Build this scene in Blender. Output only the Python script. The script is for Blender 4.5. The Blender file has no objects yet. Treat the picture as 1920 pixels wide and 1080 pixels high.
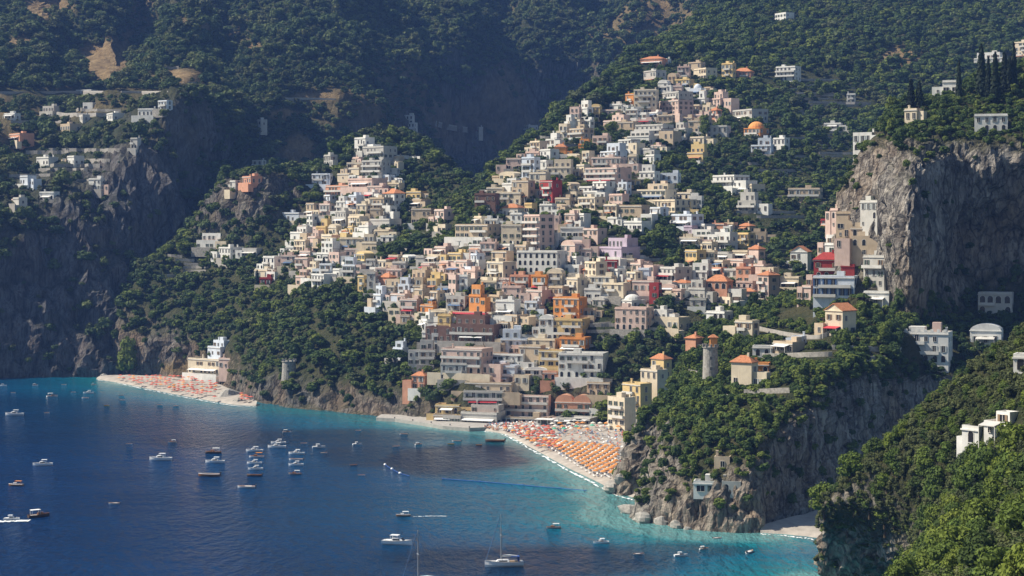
import bpy, math, random
import numpy as np
from mathutils import Vector, Matrix
from mathutils.bvhtree import BVHTree

random.seed(7)
RNG = np.random.default_rng(11)
SC = bpy.context.scene
COL = SC.collection
R = math.radians

# ------------------------------------------------------------------ camera
FPX, HOR, CAMZ = 3500.0, 420.0, 90.0          # focal length in photo pixels, horizon row, eye height (m)
cam_d = bpy.data.cameras.new('camera'); cam = bpy.data.objects.new('camera', cam_d); COL.objects.link(cam)
cam.location = (0, 0, CAMZ); cam.rotation_euler = (R(90), 0, 0)
cam_d.sensor_width = 36.0; cam_d.lens = 36.0 * FPX / 1920.0
cam_d.shift_y = -(540.0 - HOR) / 1920.0
cam_d.clip_start = 1.0; cam_d.clip_end = 20000.0
SC.camera = cam

# ------------------------------------------------------------------ sky, sun, exposure
SUN_EL, SUN_AZ = R(47), R(-88)               # azimuth from +Y (view direction), negative = left
sd = Vector((math.sin(SUN_AZ) * math.cos(SUN_EL), math.cos(SUN_AZ) * math.cos(SUN_EL), math.sin(SUN_EL)))
world = bpy.data.worlds.new('World'); SC.world = world; world.use_nodes = True
wn = world.node_tree.nodes; wl = world.node_tree.links
sky = wn.new('ShaderNodeTexSky'); sky.sky_type = 'NISHITA'; sky.sun_disc = False
sky.sun_elevation = SUN_EL; sky.sun_rotation = SUN_AZ; sky.altitude = 50; sky.air_density = 1.3; sky.dust_density = 0.6; sky.ozone_density = 2.5
bg = wn['Background']; bg.inputs[1].default_value = 0.065
wl.new(sky.outputs[0], bg.inputs[0])
sun_d = bpy.data.lights.new('sun', 'SUN'); sun_d.energy = 5.0; sun_d.angle = R(0.5); sun_d.color = (1.0, 0.91, 0.77)
sun = bpy.data.objects.new('sun', sun_d); COL.objects.link(sun)
sun.rotation_euler = sd.to_track_quat('Z', 'Y').to_euler(); sun.location = (-600, 0, 900)
SC.view_settings.view_transform = 'Standard'; SC.view_settings.look = 'None'
SC.view_settings.exposure = 0.52; SC.view_settings.gamma = 1.0
SC.render.engine = 'CYCLES'
cy = SC.cycles
cy.use_denoising = True; cy.max_bounces = 5; cy.diffuse_bounces = 2; cy.glossy_bounces = 2; cy.transmission_bounces = 2
cy.volume_bounces = 0; cy.transparent_max_bounces = 4; cy.caustics_reflective = False; cy.caustics_refractive = False

# ------------------------------------------------------------------ helpers
def P(u, v, Y):
    return ((u - 960.0) / FPX * Y, Y, CAMZ - (v - HOR) / FPX * Y)
def proj(p):
    return (960.0 + p[0] / p[1] * FPX, HOR + (CAMZ - p[2]) / p[1] * FPX)
def seaY(v): return CAMZ * FPX / (v - HOR)
def Z0(u, Y, z=-3.0):
    return (u, HOR + (CAMZ - z) * FPX / Y, Y)

def tag(o, label=None, cat=None, group=None, kind=None):
    if label: o['label'] = label
    if cat: o['category'] = cat
    if group: o['group'] = group
    if kind: o['kind'] = kind
    return o
def link(o, parent=None):
    COL.objects.link(o)
    if parent is not None: o.parent = parent
    return o
def empty(name, loc, rz=0.0):
    o = bpy.data.objects.new(name, None); COL.objects.link(o); o.location = loc; o.rotation_euler = (0, 0, rz); o.empty_display_size = 0.5
    return o

class MB:
    """collects faces, builds one mesh"""
    def __init__(s): s.v = []; s.f = []; s.m = []
    def quad(s, a, b, c, d, m=0):
        n = len(s.v); s.v += [a, b, c, d]; s.f.append((n, n + 1, n + 2, n + 3)); s.m.append(m)
    def tri(s, a, b, c, m=0):
        n = len(s.v); s.v += [a, b, c]; s.f.append((n, n + 1, n + 2)); s.m.append(m)
    def poly(s, pts, m=0):
        n = len(s.v); s.v += pts; s.f.append(tuple(range(n, n + len(pts)))); s.m.append(m)
    def box(s, x0, x1, y0, y1, z0, z1, m=0, bottom=True):
        n = len(s.v)
        s.v += [(x0, y0, z0), (x1, y0, z0), (x1, y1, z0), (x0, y1, z0), (x0, y0, z1), (x1, y0, z1), (x1, y1, z1), (x0, y1, z1)]
        fs = [(4, 5, 6, 7), (0, 1, 5, 4), (1, 2, 6, 5), (2, 3, 7, 6), (3, 0, 4, 7)]
        if bottom: fs.append((3, 2, 1, 0))
        for f in fs: s.f.append(tuple(n + i for i in f)); s.m.append(m)
    def ring(s, pts0, pts1, m=0):
        n = len(s.v); k = len(pts0); s.v += pts0 + pts1
        for i in range(k):
            j = (i + 1) % k
            s.f.append((n + i, n + j, n + k + j, n + k + i)); s.m.append(m)
    def cyl(s, cx, cy, z0, z1, r0, r1, k=10, m=0, cap=True):
        a = [(cx + r0 * math.cos(2 * math.pi * i / k), cy + r0 * math.sin(2 * math.pi * i / k), z0) for i in range(k)]
        b = [(cx + r1 * math.cos(2 * math.pi * i / k), cy + r1 * math.sin(2 * math.pi * i / k), z1) for i in range(k)]
        s.ring(a, b, m)
        if cap and r1 > 1e-3: s.poly(list(b), m)
    def tube(s, pts, r, k=5, m=0):
        prev = None
        for i, p in enumerate(pts):
            p = Vector(p); q = Vector(pts[min(i + 1, len(pts) - 1)]); o = Vector(pts[max(i - 1, 0)])
            d = (q - o).normalized(); a = d.cross(Vector((0, 0, 1)) if abs(d.z) < .9 else Vector((1, 0, 0))).normalized(); b = d.cross(a)
            rr = r[i] if isinstance(r, (list, tuple)) else r
            rg = [tuple(p + (a * math.cos(2 * math.pi * t / k) + b * math.sin(2 * math.pi * t / k)) * rr) for t in range(k)]
            if prev: s.ring(prev, rg, m)
            prev = rg
    def mesh(s, name, mats):
        me = bpy.data.meshes.new(name); me.from_pydata(s.v, [], s.f)
        for m in mats: me.materials.append(m)
        if len(mats) > 1: me.polygons.foreach_set('material_index', s.m)
        me.update(); return me
    def build(s, name, mats, parent=None, loc=None):
        if not isinstance(mats, (list, tuple)): mats = [mats]
        o = bpy.data.objects.new(name, s.mesh(name, mats)); link(o, parent)
        if loc is not None: o.location = loc
        return o

# ---- vectorised value noise
def _hash(ix, iy, iz, seed):
    n = (ix.astype(np.int64) * 374761393 + iy.astype(np.int64) * 668265263 + iz.astype(np.int64) * 2147483647 + seed * 974711) & 0x7fffffff
    n = ((n ^ (n >> 13)) * 1274126177) & 0x7fffffff
    return ((n ^ (n >> 16)) & 0xffff) / 65535.0
def vnoise(p, seed=0):
    i = np.floor(p); f = p - i; f = f * f * (3 - 2 * f); i = i.astype(np.int64)
    out = 0
    for dx in (0, 1):
        wx = f[:, 0] if dx else 1 - f[:, 0]
        for dy in (0, 1):
            wy = f[:, 1] if dy else 1 - f[:, 1]
            for dz in (0, 1):
                wz = f[:, 2] if dz else 1 - f[:, 2]
                out = out + wx * wy * wz * _hash(i[:, 0] + dx, i[:, 1] + dy, i[:, 2] + dz, seed)
    return out * 2 - 1
def fbm(p, scale, octv=4, seed=0, gain=.5):
    a, s, t = 1.0, 1.0 / scale, 0
    for k in range(octv):
        t = t + a * vnoise(p * s + 17.3 * k, seed + k); a *= gain; s *= 2.03
    return t
def ridged(p, scale, octv=4, seed=0):
    a, s, t = 1.0, 1.0 / scale, 0
    for k in range(octv):
        t = t + a * (1 - 2 * np.abs(vnoise(p * s + 9.1 * k, seed + k))); a *= .5; s *= 2.1
    return t

# ------------------------------------------------------------------ materials
def newmat(name):
    m = bpy.data.materials.new(name); m.use_nodes = True
    nt = m.node_tree; b = nt.nodes['Principled BSDF']
    return m, nt, b
def N(nt, t, **kw):
    n = nt.nodes.new(t)
    for k, v in kw.items(): setattr(n, k, v)
    return n
def ramp(nt, stops, fac=None, interp='LINEAR'):
    n = nt.nodes.new('ShaderNodeValToRGB'); cr = n.color_ramp; cr.interpolation = interp
    while len(cr.elements) < len(stops): cr.elements.new(0.5)
    for e, (p, c) in zip(cr.elements, stops): e.position = p; e.color = (*c, 1)
    if fac is not None: nt.links.new(fac, n.inputs[0])
    return n
def mixc(nt, a, b, fac, mode='MIX'):
    n = nt.nodes.new('ShaderNodeMix'); n.data_type = 'RGBA'; n.blend_type = mode
    for s, i in ((a, 6), (b, 7)):
        if isinstance(s, tuple): n.inputs[i].default_value = (*s, 1)
        else: nt.links.new(s, n.inputs[i])
    if isinstance(fac, (int, float)): n.inputs[0].default_value = fac
    else: nt.links.new(fac, n.inputs[0])
    return n.outputs[2]
def noise_node(nt, scale, detail=4, rough=.55, vec=None, stretch=None):
    n = nt.nodes.new('ShaderNodeTexNoise'); n.inputs['Scale'].default_value = scale; n.inputs['Detail'].default_value = detail; n.inputs['Roughness'].default_value = rough
    if vec is None:
        tc = nt.nodes.new('ShaderNodeNewGeometry'); vec = tc.outputs['Position']
    if stretch:
        mp = nt.nodes.new('ShaderNodeMapping'); mp.inputs['Scale'].default_value = stretch; nt.links.new(vec, mp.inputs[0]); vec = mp.outputs[0]
    nt.links.new(vec, n.inputs['Vector'])
    return n

def plain(name, col, rough=.8, spec=.3, var=.12, scale=.6, metal=0.0):
    m, nt, b = newmat(name)
    n = noise_node(nt, scale, 5, .6)
    lo = tuple(c * (1 - var) for c in col); hi = tuple(min(1, c * (1 + var)) for c in col)
    r = ramp(nt, [(.3, lo), (.7, hi)], n.outputs[0])
    oi = N(nt, 'ShaderNodeObjectInfo')
    hsv = N(nt, 'ShaderNodeHueSaturation')
    mr = N(nt, 'ShaderNodeMapRange'); mr.inputs[3].default_value = .9; mr.inputs[4].default_value = 1.08
    nt.links.new(oi.outputs['Random'], mr.inputs[0]); nt.links.new(mr.outputs[0], hsv.inputs['Value']); nt.links.new(r.outputs[0], hsv.inputs['Color'])
    nt.links.new(hsv.outputs[0], b.inputs['Base Color'])
    b.inputs['Roughness'].default_value = rough; b.inputs['Specular IOR Level'].default_value = spec; b.inputs['Metallic'].default_value = metal
    return m

def wallmat(name, col):
    """lime-washed plaster: blotches and vertical run-off streaks"""
    m, nt, b = newmat(name)
    n1 = noise_node(nt, .35, 4); n2 = noise_node(nt, 1.0, 5, .65, stretch=(1.3, 1.3, .22))
    r1 = ramp(nt, [(.3, tuple(c * .84 for c in col)), (.7, tuple(min(1, c * 1.06) for c in col))], n1.outputs[0])
    st = ramp(nt, [(.52, (1, 1, 1)), (.75, (.68, .64, .58))], n2.outputs[0])
    c = mixc(nt, r1.outputs[0], st.outputs[0], .55, 'MULTIPLY')
    oi = N(nt, 'ShaderNodeObjectInfo'); hsv = N(nt, 'ShaderNodeHueSaturation')
    mr = N(nt, 'ShaderNodeMapRange'); mr.inputs[3].default_value = .88; mr.inputs[4].default_value = 1.08
    nt.links.new(oi.outputs['Random'], mr.inputs[0]); nt.links.new(mr.outputs[0], hsv.inputs['Value']); nt.links.new(c, hsv.inputs['Color'])
    nt.links.new(hsv.outputs[0], b.inputs['Base Color']); b.inputs['Roughness'].default_value = .9; b.inputs['Specular IOR Level'].default_value = .2
    return m

WALLC = {'W': (.74, .73, .68), 'C': (.72, .62, .46), 'P': (.68, .51, .43), 'S': (.66, .34, .22), 'Y': (.72, .54, .26), 'O': (.70, .31, .10),
         'T': (.55, .44, .31), 'G': (.54, .52, .47), 'R': (.36, .055, .05), 'B': (.66, .71, .77), 'K': (.20, .12, .095), 'V': (.50, .42, .50)}
CNAME = {'W': 'white', 'C': 'cream', 'P': 'pale pink', 'S': 'salmon', 'Y': 'yellow', 'O': 'orange', 'T': 'tan', 'G': 'grey', 'R': 'dark red', 'B': 'bluish white', 'K': 'brown', 'V': 'lilac'}
MW = {k: wallmat('plaster_' + CNAME[k].replace(' ', '_'), c) for k, c in WALLC.items()}
M = dict(
    tile=plain('terracotta_tile', (.47, .20, .10), .85, .2, .3, 1.5),
    flat=plain('roof_screed', (.55, .53, .49), .9, .2, .2, .8),
    terr=plain('roof_terracotta', (.50, .25, .14), .9, .2, .25, .8),
    green=plain('roof_green', (.30, .38, .26), .9, .2, .25, .8),
    shut2=plain('shutter_tan', (.24, .17, .11), .7), shut3=plain('shutter_pale', (.42, .44, .42), .7), glass=plain('window_glass', (.016, .018, .024), .25, .5, .3, 2),
    frame=plain('window_frame', (.62, .60, .55), .6), shut=plain('shutter', (.10, .13, .10), .7), blue=plain('shutter_blue', (.06, .12, .25), .6),
    dark=plain('opening', (.035, .03, .03), .9, .1), stone=plain('dry_stone', (.33, .31, .275), .95, .1, .35, 1.2),
    rail=plain('railing', (.12, .12, .12), .6), awn_r=plain('awning_red', (.45, .05, .06), .8), awn_w=plain('awning_white', (.78, .77, .74), .8), awn_b=plain('awning_blue', (.10, .17, .30), .8),
    bark=plain('bark', (.10, .075, .05), .95, .1, .3, 4), road=plain('asphalt', (.11, .11, .11), .9), conc=plain('concrete', (.40, .375, .335), .9, .2, .2, .5),
    sand=plain('pebble_sand', (.40, .36, .31), .95, .1, .22, .25), white=plain('gelcoat', (.88, .88, .87), .35, .5, .05), redtile=plain('red_roof', (.33, .05, .045), .85, .2, .25, 1.5), wood=plain('varnished_wood', (.35, .15, .05), .4, .5, .25, 3),
    dwood=plain('dark_wood', (.10, .06, .04), .6, .4), deck=plain('teak_deck', (.42, .29, .17), .7), navy=plain('navy_canvas', (.04, .10, .33), .8), oran=plain('orange_canvas', (.75, .27, .05), .8),
    grey=plain('grey_rubber', (.30, .30, .31), .7), metal=plain('mast_metal', (.6, .6, .6), .35, .5, .05, 1, .6), foam=plain('sea_foam', (.80, .84, .84), .8, .2, .1, 1),
    uo=plain('umbrella_orange', (.66, .28, .09), .85, .1, .12, 1), ur=plain('umbrella_red', (.50, .13, .09), .85, .1, .12, 1), uw=plain('umbrella_white', (.70, .66, .58), .85, .1, .1, 1), ug=plain('umbrella_green', (.10, .42, .28), .85, .1, .1, 1),
    yell=plain('yellow_plastic', (.75, .55, .05), .5),
)
# glass: glossier
def leafmat(name, stops, transl=.25):
    m, nt, b = newmat(name)
    oi = N(nt, 'ShaderNodeObjectInfo')
    n = noise_node(nt, .012, 3); ad = N(nt, 'ShaderNodeMath', operation='MULTIPLY_ADD'); nt.links.new(n.outputs[0], ad.inputs[0]); ad.inputs[1].default_value = .5; 
    sc = N(nt, 'ShaderNodeMath', operation='MULTIPLY'); nt.links.new(oi.outputs['Random'], sc.inputs[0]); sc.inputs[1].default_value = .52; nt.links.new(sc.outputs[0], ad.inputs[2])
    r = ramp(nt, stops, ad.outputs[0])
    n2 = noise_node(nt, .9, 2); r2 = ramp(nt, [(.3, (.7, .7, .7)), (.7, (1.25, 1.25, 1.25))], n2.outputs[0])
    c = mixc(nt, r.outputs[0], r2.outputs[0], 1.0, 'MULTIPLY')
    nt.links.new(c, b.inputs['Base Color']); b.inputs['Roughness'].default_value = .7; b.inputs['Specular IOR Level'].default_value = .15
    tr = N(nt, 'ShaderNodeBsdfTranslucent'); nt.links.new(c, tr.inputs[0])
    mx = N(nt, 'ShaderNodeMixShader'); mx.inputs[0].default_value = transl
    nt.links.new(b.outputs[0], mx.inputs[1]); nt.links.new(tr.outputs[0], mx.inputs[2]); nt.links.new(mx.outputs[0], nt.nodes['Material Output'].inputs[0])
    return m
LEAF_FAR = leafmat('macchia_leaves', [(.15, (.038, .068, .028)), (.5, (.080, .122, .042)), (.8, (.140, .172, .054)), (.95, (.19, .20, .066))])
LEAF_MID = leafmat('garden_leaves', [(.15, (.034, .062, .022)), (.5, (.082, .128, .032)), (.8, (.165, .205, .040)), (.95, (.26, .275, .048))])
LEAF_NEAR = leafmat('broad_leaves', [(.15, (.045, .070, .020)), (.45, (.095, .145, .028)), (.75, (.18, .225, .036)), (.95, (.27, .29, .045))])
LEAF_OLIVE = leafmat('olive_scrub_leaves', [(.15, (.055, .070, .030)), (.5, (.095, .115, .045)), (.85, (.15, .165, .060))])
LEAF_CYP = leafmat('cypress_leaves', [(.2, (.010, .018, .011)), (.8, (.022, .036, .018))], .1)

def terrain_mat(name, grass, soil, rock_lo, rock_hi, rock_warm, vor=.22):
    m, nt, b = newmat(name)
    ar = N(nt, 'ShaderNodeAttribute', attribute_name='rock'); ad = N(nt, 'ShaderNodeAttribute', attribute_name='dry')
    g = noise_node(nt, .06, 6, .65); gc = ramp(nt, [(.35, grass), (.6, soil)], g.outputs[0])
    r1 = noise_node(nt, .26, 7, .7, stretch=(1, 1, .13)); rc = ramp(nt, [(.33, rock_lo), (.62, rock_hi)], r1.outputs[0])
    r2 = noise_node(nt, .035, 4, .6, stretch=(1, 1, .4)); wf = ramp(nt, [(.45, (0, 0, 0)), (.68, (1, 1, 1))], r2.outputs[0])
    rock = mixc(nt, rc.outputs[0], rock_warm, wf.outputs[0])
    r3 = noise_node(nt, .75, 6, .75, stretch=(1, 1, .11)); cr = ramp(nt, [(.38, (.22, .21, .22)), (.52, (1, 1, 1)), (.66, (1.25, 1.22, 1.15))], r3.outputs[0])
    rock = mixc(nt, rock, cr.outputs[0], .8, 'MULTIPLY')
    gp = N(nt, 'ShaderNodeNewGeometry'); wn_ = noise_node(nt, .25, 3, .6); wv_ = N(nt, 'ShaderNodeVectorMath', operation='MULTIPLY_ADD'); nt.links.new(wn_.outputs['Color'], wv_.inputs[0]); wv_.inputs[1].default_value = (3.5, 3.5, 3.5); nt.links.new(gp.outputs['Position'], wv_.inputs[2])
    mp_ = N(nt, 'ShaderNodeMapping'); mp_.inputs['Scale'].default_value = (1, 1, .3); nt.links.new(wv_.outputs[0], mp_.inputs[0])
    vo = N(nt, 'ShaderNodeTexVoronoi', feature='DISTANCE_TO_EDGE'); vo.inputs['Scale'].default_value = vor; nt.links.new(mp_.outputs[0], vo.inputs['Vector'])
    vr = ramp(nt, [(.0, (.25, .24, .24)), (.10, (1, 1, 1))], vo.outputs[0]); rock = mixc(nt, rock, vr.outputs[0], .75, 'MULTIPLY')
    base = mixc(nt, gc.outputs[0], rock, ar.outputs['Fac'])
    d1 = noise_node(nt, .15, 5, .7); dc = ramp(nt, [(.35, (.16, .11, .055)), (.65, (.33, .24, .125))], d1.outputs[0])
    base = mixc(nt, base, dc.outputs[0], ad.outputs['Fac'])
    nt.links.new(base, b.inputs['Base Color']); b.inputs['Roughness'].default_value = .95; b.inputs['Specular IOR Level'].default_value = .1
    bn = noise_node(nt, .6, 6, .7); bp = N(nt, 'ShaderNodeBump'); bp.inputs['Strength'].default_value = 1.0; bp.inputs['Distance'].default_value = 2.0
    ba = N(nt, 'ShaderNodeMath', operation='MULTIPLY_ADD'); nt.links.new(vr.outputs[0], ba.inputs[0]); ba.inputs[1].default_value = .35; nt.links.new(bn.outputs[0], ba.inputs[2]); nt.links.new(ba.outputs[0], bp.inputs['Height']); nt.links.new(bp.outputs[0], b.inputs['Normal'])
    return m
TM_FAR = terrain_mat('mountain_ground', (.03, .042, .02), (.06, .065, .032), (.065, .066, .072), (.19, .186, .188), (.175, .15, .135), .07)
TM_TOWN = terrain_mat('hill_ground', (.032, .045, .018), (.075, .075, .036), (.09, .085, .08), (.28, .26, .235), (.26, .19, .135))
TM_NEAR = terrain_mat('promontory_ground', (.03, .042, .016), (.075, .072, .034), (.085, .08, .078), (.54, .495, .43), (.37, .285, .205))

# ------------------------------------------------------------------ terrain sheets
DRY = [(195, 112, 58, 40), (90, 16, 60, 20), (38, 80, 26, 16), (330, 142, 48, 15), (470, 85, 28, 12), (595, 180, 48, 10), (560, 285, 30, 30), (1690, 108, 40, 24), (1245, 10, 12, 14), (240, 70, 12, 14), (340, 690, 60, 14), (1690, 110, 30, 20), (545, 215, 40, 8)]
def interp1(A, segs, tens=.35):
    """A: n x ... control rows; segs: subdivisions per segment (non-overshooting cubic)"""
    n = len(A); out = []
    T = np.zeros_like(A)
    T[1:-1] = (A[2:] - A[:-2]) * tens
    for i in range(n - 1):
        k = segs[i]; t = (np.arange(k) / k).reshape((-1,) + (1,) * (A.ndim - 1))
        h00 = 2 * t**3 - 3 * t**2 + 1; h10 = t**3 - 2 * t**2 + t; h01 = -2 * t**3 + 3 * t**2; h11 = t**3 - t**2
        out.append(h00 * A[i] + h10 * T[i] + h01 * A[i + 1] + h11 * T[i + 1])
    out.append(A[-1:])
    return np.concatenate(out)
SHEETS = {}
def sheet(name, rows, step, mat, amp_rock, amp_soil, scale, seed, label, big=0, smooth_rows=()):
    ctrl = np.array([[(*P(p[0], p[1], p[2]), p[3] if len(p) > 3 else 0.0) for p in r] for r in rows], float)   # R x C x 4
    d = np.linalg.norm(np.diff(ctrl[:, :, :3], axis=0), axis=2); sr = np.maximum(2, np.ceil(np.percentile(d, 70, axis=1) / step)).astype(int)
    d = np.linalg.norm(np.diff(ctrl[:, :, :3], axis=1), axis=2); sc_ = np.maximum(2, np.ceil(np.percentile(d, 70, axis=0) / step)).astype(int)
    G = interp1(ctrl, sr); G = np.swapaxes(interp1(np.swapaxes(G, 0, 1), sc_), 0, 1)
    nr, nc = G.shape[:2]; X = G[:, :, :3].copy(); rock = np.clip(G[:, :, 3], 0, 1)
    def normals(X):
        du = np.gradient(X, axis=1); dv = np.gradient(X, axis=0); n = np.cross(du, dv); n /= np.linalg.norm(n, axis=2, keepdims=True) + 1e-9
        flip = (n[:, :, 1] - n[:, :, 2]) > 0; n[flip] *= -1
        return n
    n = normals(X); p = X.reshape(-1, 3)
    ro = rock.reshape(-1)
    if big:
        h = (ridged(p * np.array([1, .3, .33]) + np.array([0, 0, 1]) * p[:, :1] * .25, scale * 2.3, 3, seed + 40) * .7 + fbm(p, scale * 1.1, 3, seed + 44) * .45) * big
        nn = n.reshape(-1, 3) * np.array([1, 1, .5])
        p = p + nn * (h * (1 - .75 * ro))[:, None] * np.clip((p[:, 2:3] - 8) / 40, 0, 1)
    # jointed limestone: tall vertical flutes with cross cracks
    ps = p * np.array([1, 1, .38])
    hr = ridged(ps, scale, 4, seed) * .5 + fbm(ps, scale * .4, 4, seed + 9) * .65 - np.abs(fbm(ps, scale * .2, 3, seed + 23)) * .75
    hs = fbm(p, scale * 1.6, 3, seed + 5)
    lift = np.clip((p[:, 2] + 1.0) / 3.0, .15, 1)
    disp = (ro * amp_rock * hr + (1 - ro) * amp_soil * hs) * lift
    p = p + n.reshape(-1, 3) * disp[:, None]
    X = p.reshape(nr, nc, 3); n = normals(X)
    # vegetation / rock split from slope and patchiness
    slope = 1 - np.clip(n[:, :, 2].reshape(-1), 0, 1)
    patch = fbm(p, scale * 1.1, 4, seed + 61)
    rk = np.clip(ro * 1.25 + (slope - .62) * 1.2 + patch * (.5 if name == 'mountain' else .28) - .12, 0, 1)
    rk = np.where(ro < .08, np.clip(rk - (.22 if name == 'mountain' else .35), 0, 1), rk)
    uu = 960 + p[:, 0] / p[:, 1] * FPX; vv = HOR + (CAMZ - p[:, 2]) / p[:, 1] * FPX
    dry = np.zeros(len(p))
    for (a, b_, rx, ry) in DRY:
        q = ((uu - a) / rx) ** 2 + ((vv - b_) / ry) ** 2 + patch * .5
        dry = np.maximum(dry, np.clip(1.6 - q * 1.3, 0, 1))
    if name == 'mountain':                                   # sun-scorched scrub between the woods
        scr = np.clip(fbm(p, 95, 4, 303) * 1.5 - .12 + np.clip((420 - uu) / 900, 0, .3), 0, 1) * np.clip((p[:, 2] - 110) / 60, 0, 1)
        dry = np.maximum(dry, scr * .62)
    if name == 'promontory' or name == 'foreground_slope': dry *= 0
    idx = np.arange(nr * nc).reshape(nr, nc)
    F = np.stack([idx[:-1, :-1], idx[:-1, 1:], idx[1:, 1:], idx[1:, :-1]], -1).reshape(-1, 4)
    me = bpy.data.meshes.new(name)
    me.vertices.add(len(p)); me.vertices.foreach_set('co', p.astype(np.float32).ravel())
    me.loops.add(F.size); me.loops.foreach_set('vertex_index', F.ravel().astype(np.int32))
    me.polygons.add(len(F)); me.polygons.foreach_set('loop_start', np.arange(0, F.size, 4, dtype=np.int32))
    for nm, arr in (('rock', rk), ('dry', dry)):
        at = me.attributes.new(nm, 'FLOAT', 'POINT'); at.data.foreach_set('value', arr.astype(np.float32))
    me.materials.append(mat); me.update(calc_edges=True)
    me.polygons.foreach_set('use_smooth', np.zeros(len(F), bool))
    o = bpy.data.objects.new(name, me); COL.objects.link(o); tag(o, label, None, None, 'structure')
    SHEETS[name] = dict(o=o, p=p, F=F, rock=rk, dry=dry, slope=slope, uu=uu, vv=vv, nr=nr, nc=nc)
    return o

# ---- B: mountain behind (sea cliffs at left, road terrace, gorge)
bu = [-260, -60, 60, 130, 200, 260, 345, 430, 560, 680, 760, 840, 930, 1020, 1110, 1200, 1320, 1500, 1750, 2150]
bY0 = [1090, 1090, 1094, 1096, 1098, 1112, 1170, 1230, 1330, 1450, 1560, 1680, 1720, 1720, 1700, 1680, 1680, 1700, 1700, 1700]
b0 = [(*Z0(u, Y), .9) for u, Y in zip(bu, bY0)]
def row(us, vs, Ys, rs): return [(u, v, Y, r) for u, v, Y, r in zip(us, vs, Ys, rs)]
rB = lambda *a: list(a)
b1 = row(bu, [545, 548, 545, 540, 525, 490, 470, 450, 430, 400, 390, 360, 350, 350, 330, 300, 300, 300, 300, 300],
         [1095, 1112, 1124, 1136, 1150, 1182, 1232, 1280, 1380, 1490, 1610, 1720, 1775, 1810, 1835, 1840, 1840, 1840, 1840, 1840],
         [.9] * 7 + [.7] * 13)
b2 = row(bu, [392, 388, 382, 365, 330, 270, 190, 290, 275, 262, 300, 310, 320, 290, 230, 180, 150, 100, 90, 90],
         [1125, 1155, 1178, 1195, 1215, 1242, 1292, 1345, 1440, 1520, 1660, 1750, 1800, 1835, 1855, 1860, 1850, 1850, 1850, 1850],
         [.55, .5, .5, .6, .7, .8, .6, .5, .3, .2, .45, .6, .6, .6, .5, .1, 0, 0, 0, 0])
b3 = row(bu, [178, 174, 172, 172, 172, 172, 165, 192, 200, 196, 208, 150, 125, 130, 120, 90, 60, 0, 0, 0],
         [1470, 1500, 1500, 1490, 1470, 1440, 1400, 1410, 1480, 1555, 1690, 1765, 1815, 1850, 1870, 1880, 1880, 1890, 1890, 1890],
         [0] * 9 + [.1, .5, .45, .45, .45, .4, 0, 0, 0, 0, 0])
b4 = row(bu, [85, 75, 70, 85, 75, 82, 88, 92, 95, 100, 70, 70, 60, 50, 40, 30, 0, -60, -60, -60],
         [1610, 1660, 1640, 1690, 1620, 1670, 1580, 1650, 1600, 1700, 1850, 1810, 1940, 1900, 1990, 1940, 1960, 1980, 1980, 1980],
         [.5, .45, .35, .2] + [0] * 16)
b5 = row(bu, [0, -5, 5, 0, 0, 0, 0, 5, 0, 0, 5, -10, -10, 0, -20, -30, -70, -120, -120, -120],
         [1760, 1830, 1780, 1870, 1780, 1850, 1730, 1840, 1760, 1840, 2040, 1900, 2070, 1980, 2120, 2030, 2080, 2080, 2080, 2080],
         [.5, .4, .3, .1] + [0] * 16)
b6 = row(bu, [-160] * 20, [y + 300 for y in [1780, 1820, 1780, 1830, 1780, 1810, 1740, 1800, 1760, 1830, 2000, 1890, 2020, 1930, 2040, 1960, 2000, 2050, 2050, 2050]], [0] * 20)
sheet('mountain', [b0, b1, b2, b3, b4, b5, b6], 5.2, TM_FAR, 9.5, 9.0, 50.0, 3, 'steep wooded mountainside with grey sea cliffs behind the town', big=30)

# ---- T: town hill. columns follow the shore from the far beach round to the ravine behind the promontory
tu0 = [235, 190, 300, 400, 450, 520, 640, 760, 860, 950, 1040, 1130, 1260, 1450, 1700, 2150]
tv0 = [700, 709, 735, 752, 757, 766, 778, 797, 806, 815, 868, 914, 850, 820, 815, 815]
t0 = [(*Z0(u, seaY(v), -2.5), .8) for u, v in zip(tu0, tv0)]
def tz(u, Y, z, r): return (*Z0(u, Y, z), r)
t1 = [tz(240, 1125, 2, .8), (197, 702, 1112, .8), (310, 710, 1085, .8), (400, 724, 1030, .8), (440, 738, 985, .9), (520, 757, 925, .9), (640, 768, 895, .9), (760, 782, 862, .9),
      (860, 794, 836, .5), tz(960, 845, 1.2, .3), tz(1050, 832, 1.2, .3), tz(1130, 820, 1.2, .3), tz(1240, 812, 2, .3), tz(1450, 840, 2, .3), tz(1700, 860, 2, .3), tz(2150, 860, 2, .3)]
t2 = [(255, 640, 1160, .6), (207, 640, 1120, .8), (320, 640, 1082, .75), (410, 660, 1045, .5), (455, 690, 995, .5), (530, 705, 935, .55), (640, 712, 908, .5), (760, 722, 878, .4),
      (870, 730, 850, .2), (960, 735, 852, .1), (1050, 730, 845, .1), (1130, 720, 840, .1), (1240, 720, 840, 0), (1450, 720, 860, 0), (1700, 720, 880, 0), (2150, 720, 880, 0)]
t3 = [(275, 560, 1190, .3), (228, 566, 1135, .4), (330, 575, 1105, .15), (420, 590, 1075, .05), (480, 610, 1030, 0), (560, 620, 972, 0), (660, 625, 945, .05), (770, 630, 915, .1),
      (880, 640, 884, 0), (970, 645, 880, 0), (1060, 640, 876, 0), (1140, 635, 872, .1), (1250, 640, 862, 0), (1440, 630, 872, 0), (1700, 630, 890, 0), (2150, 630, 890, 0)]
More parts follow.
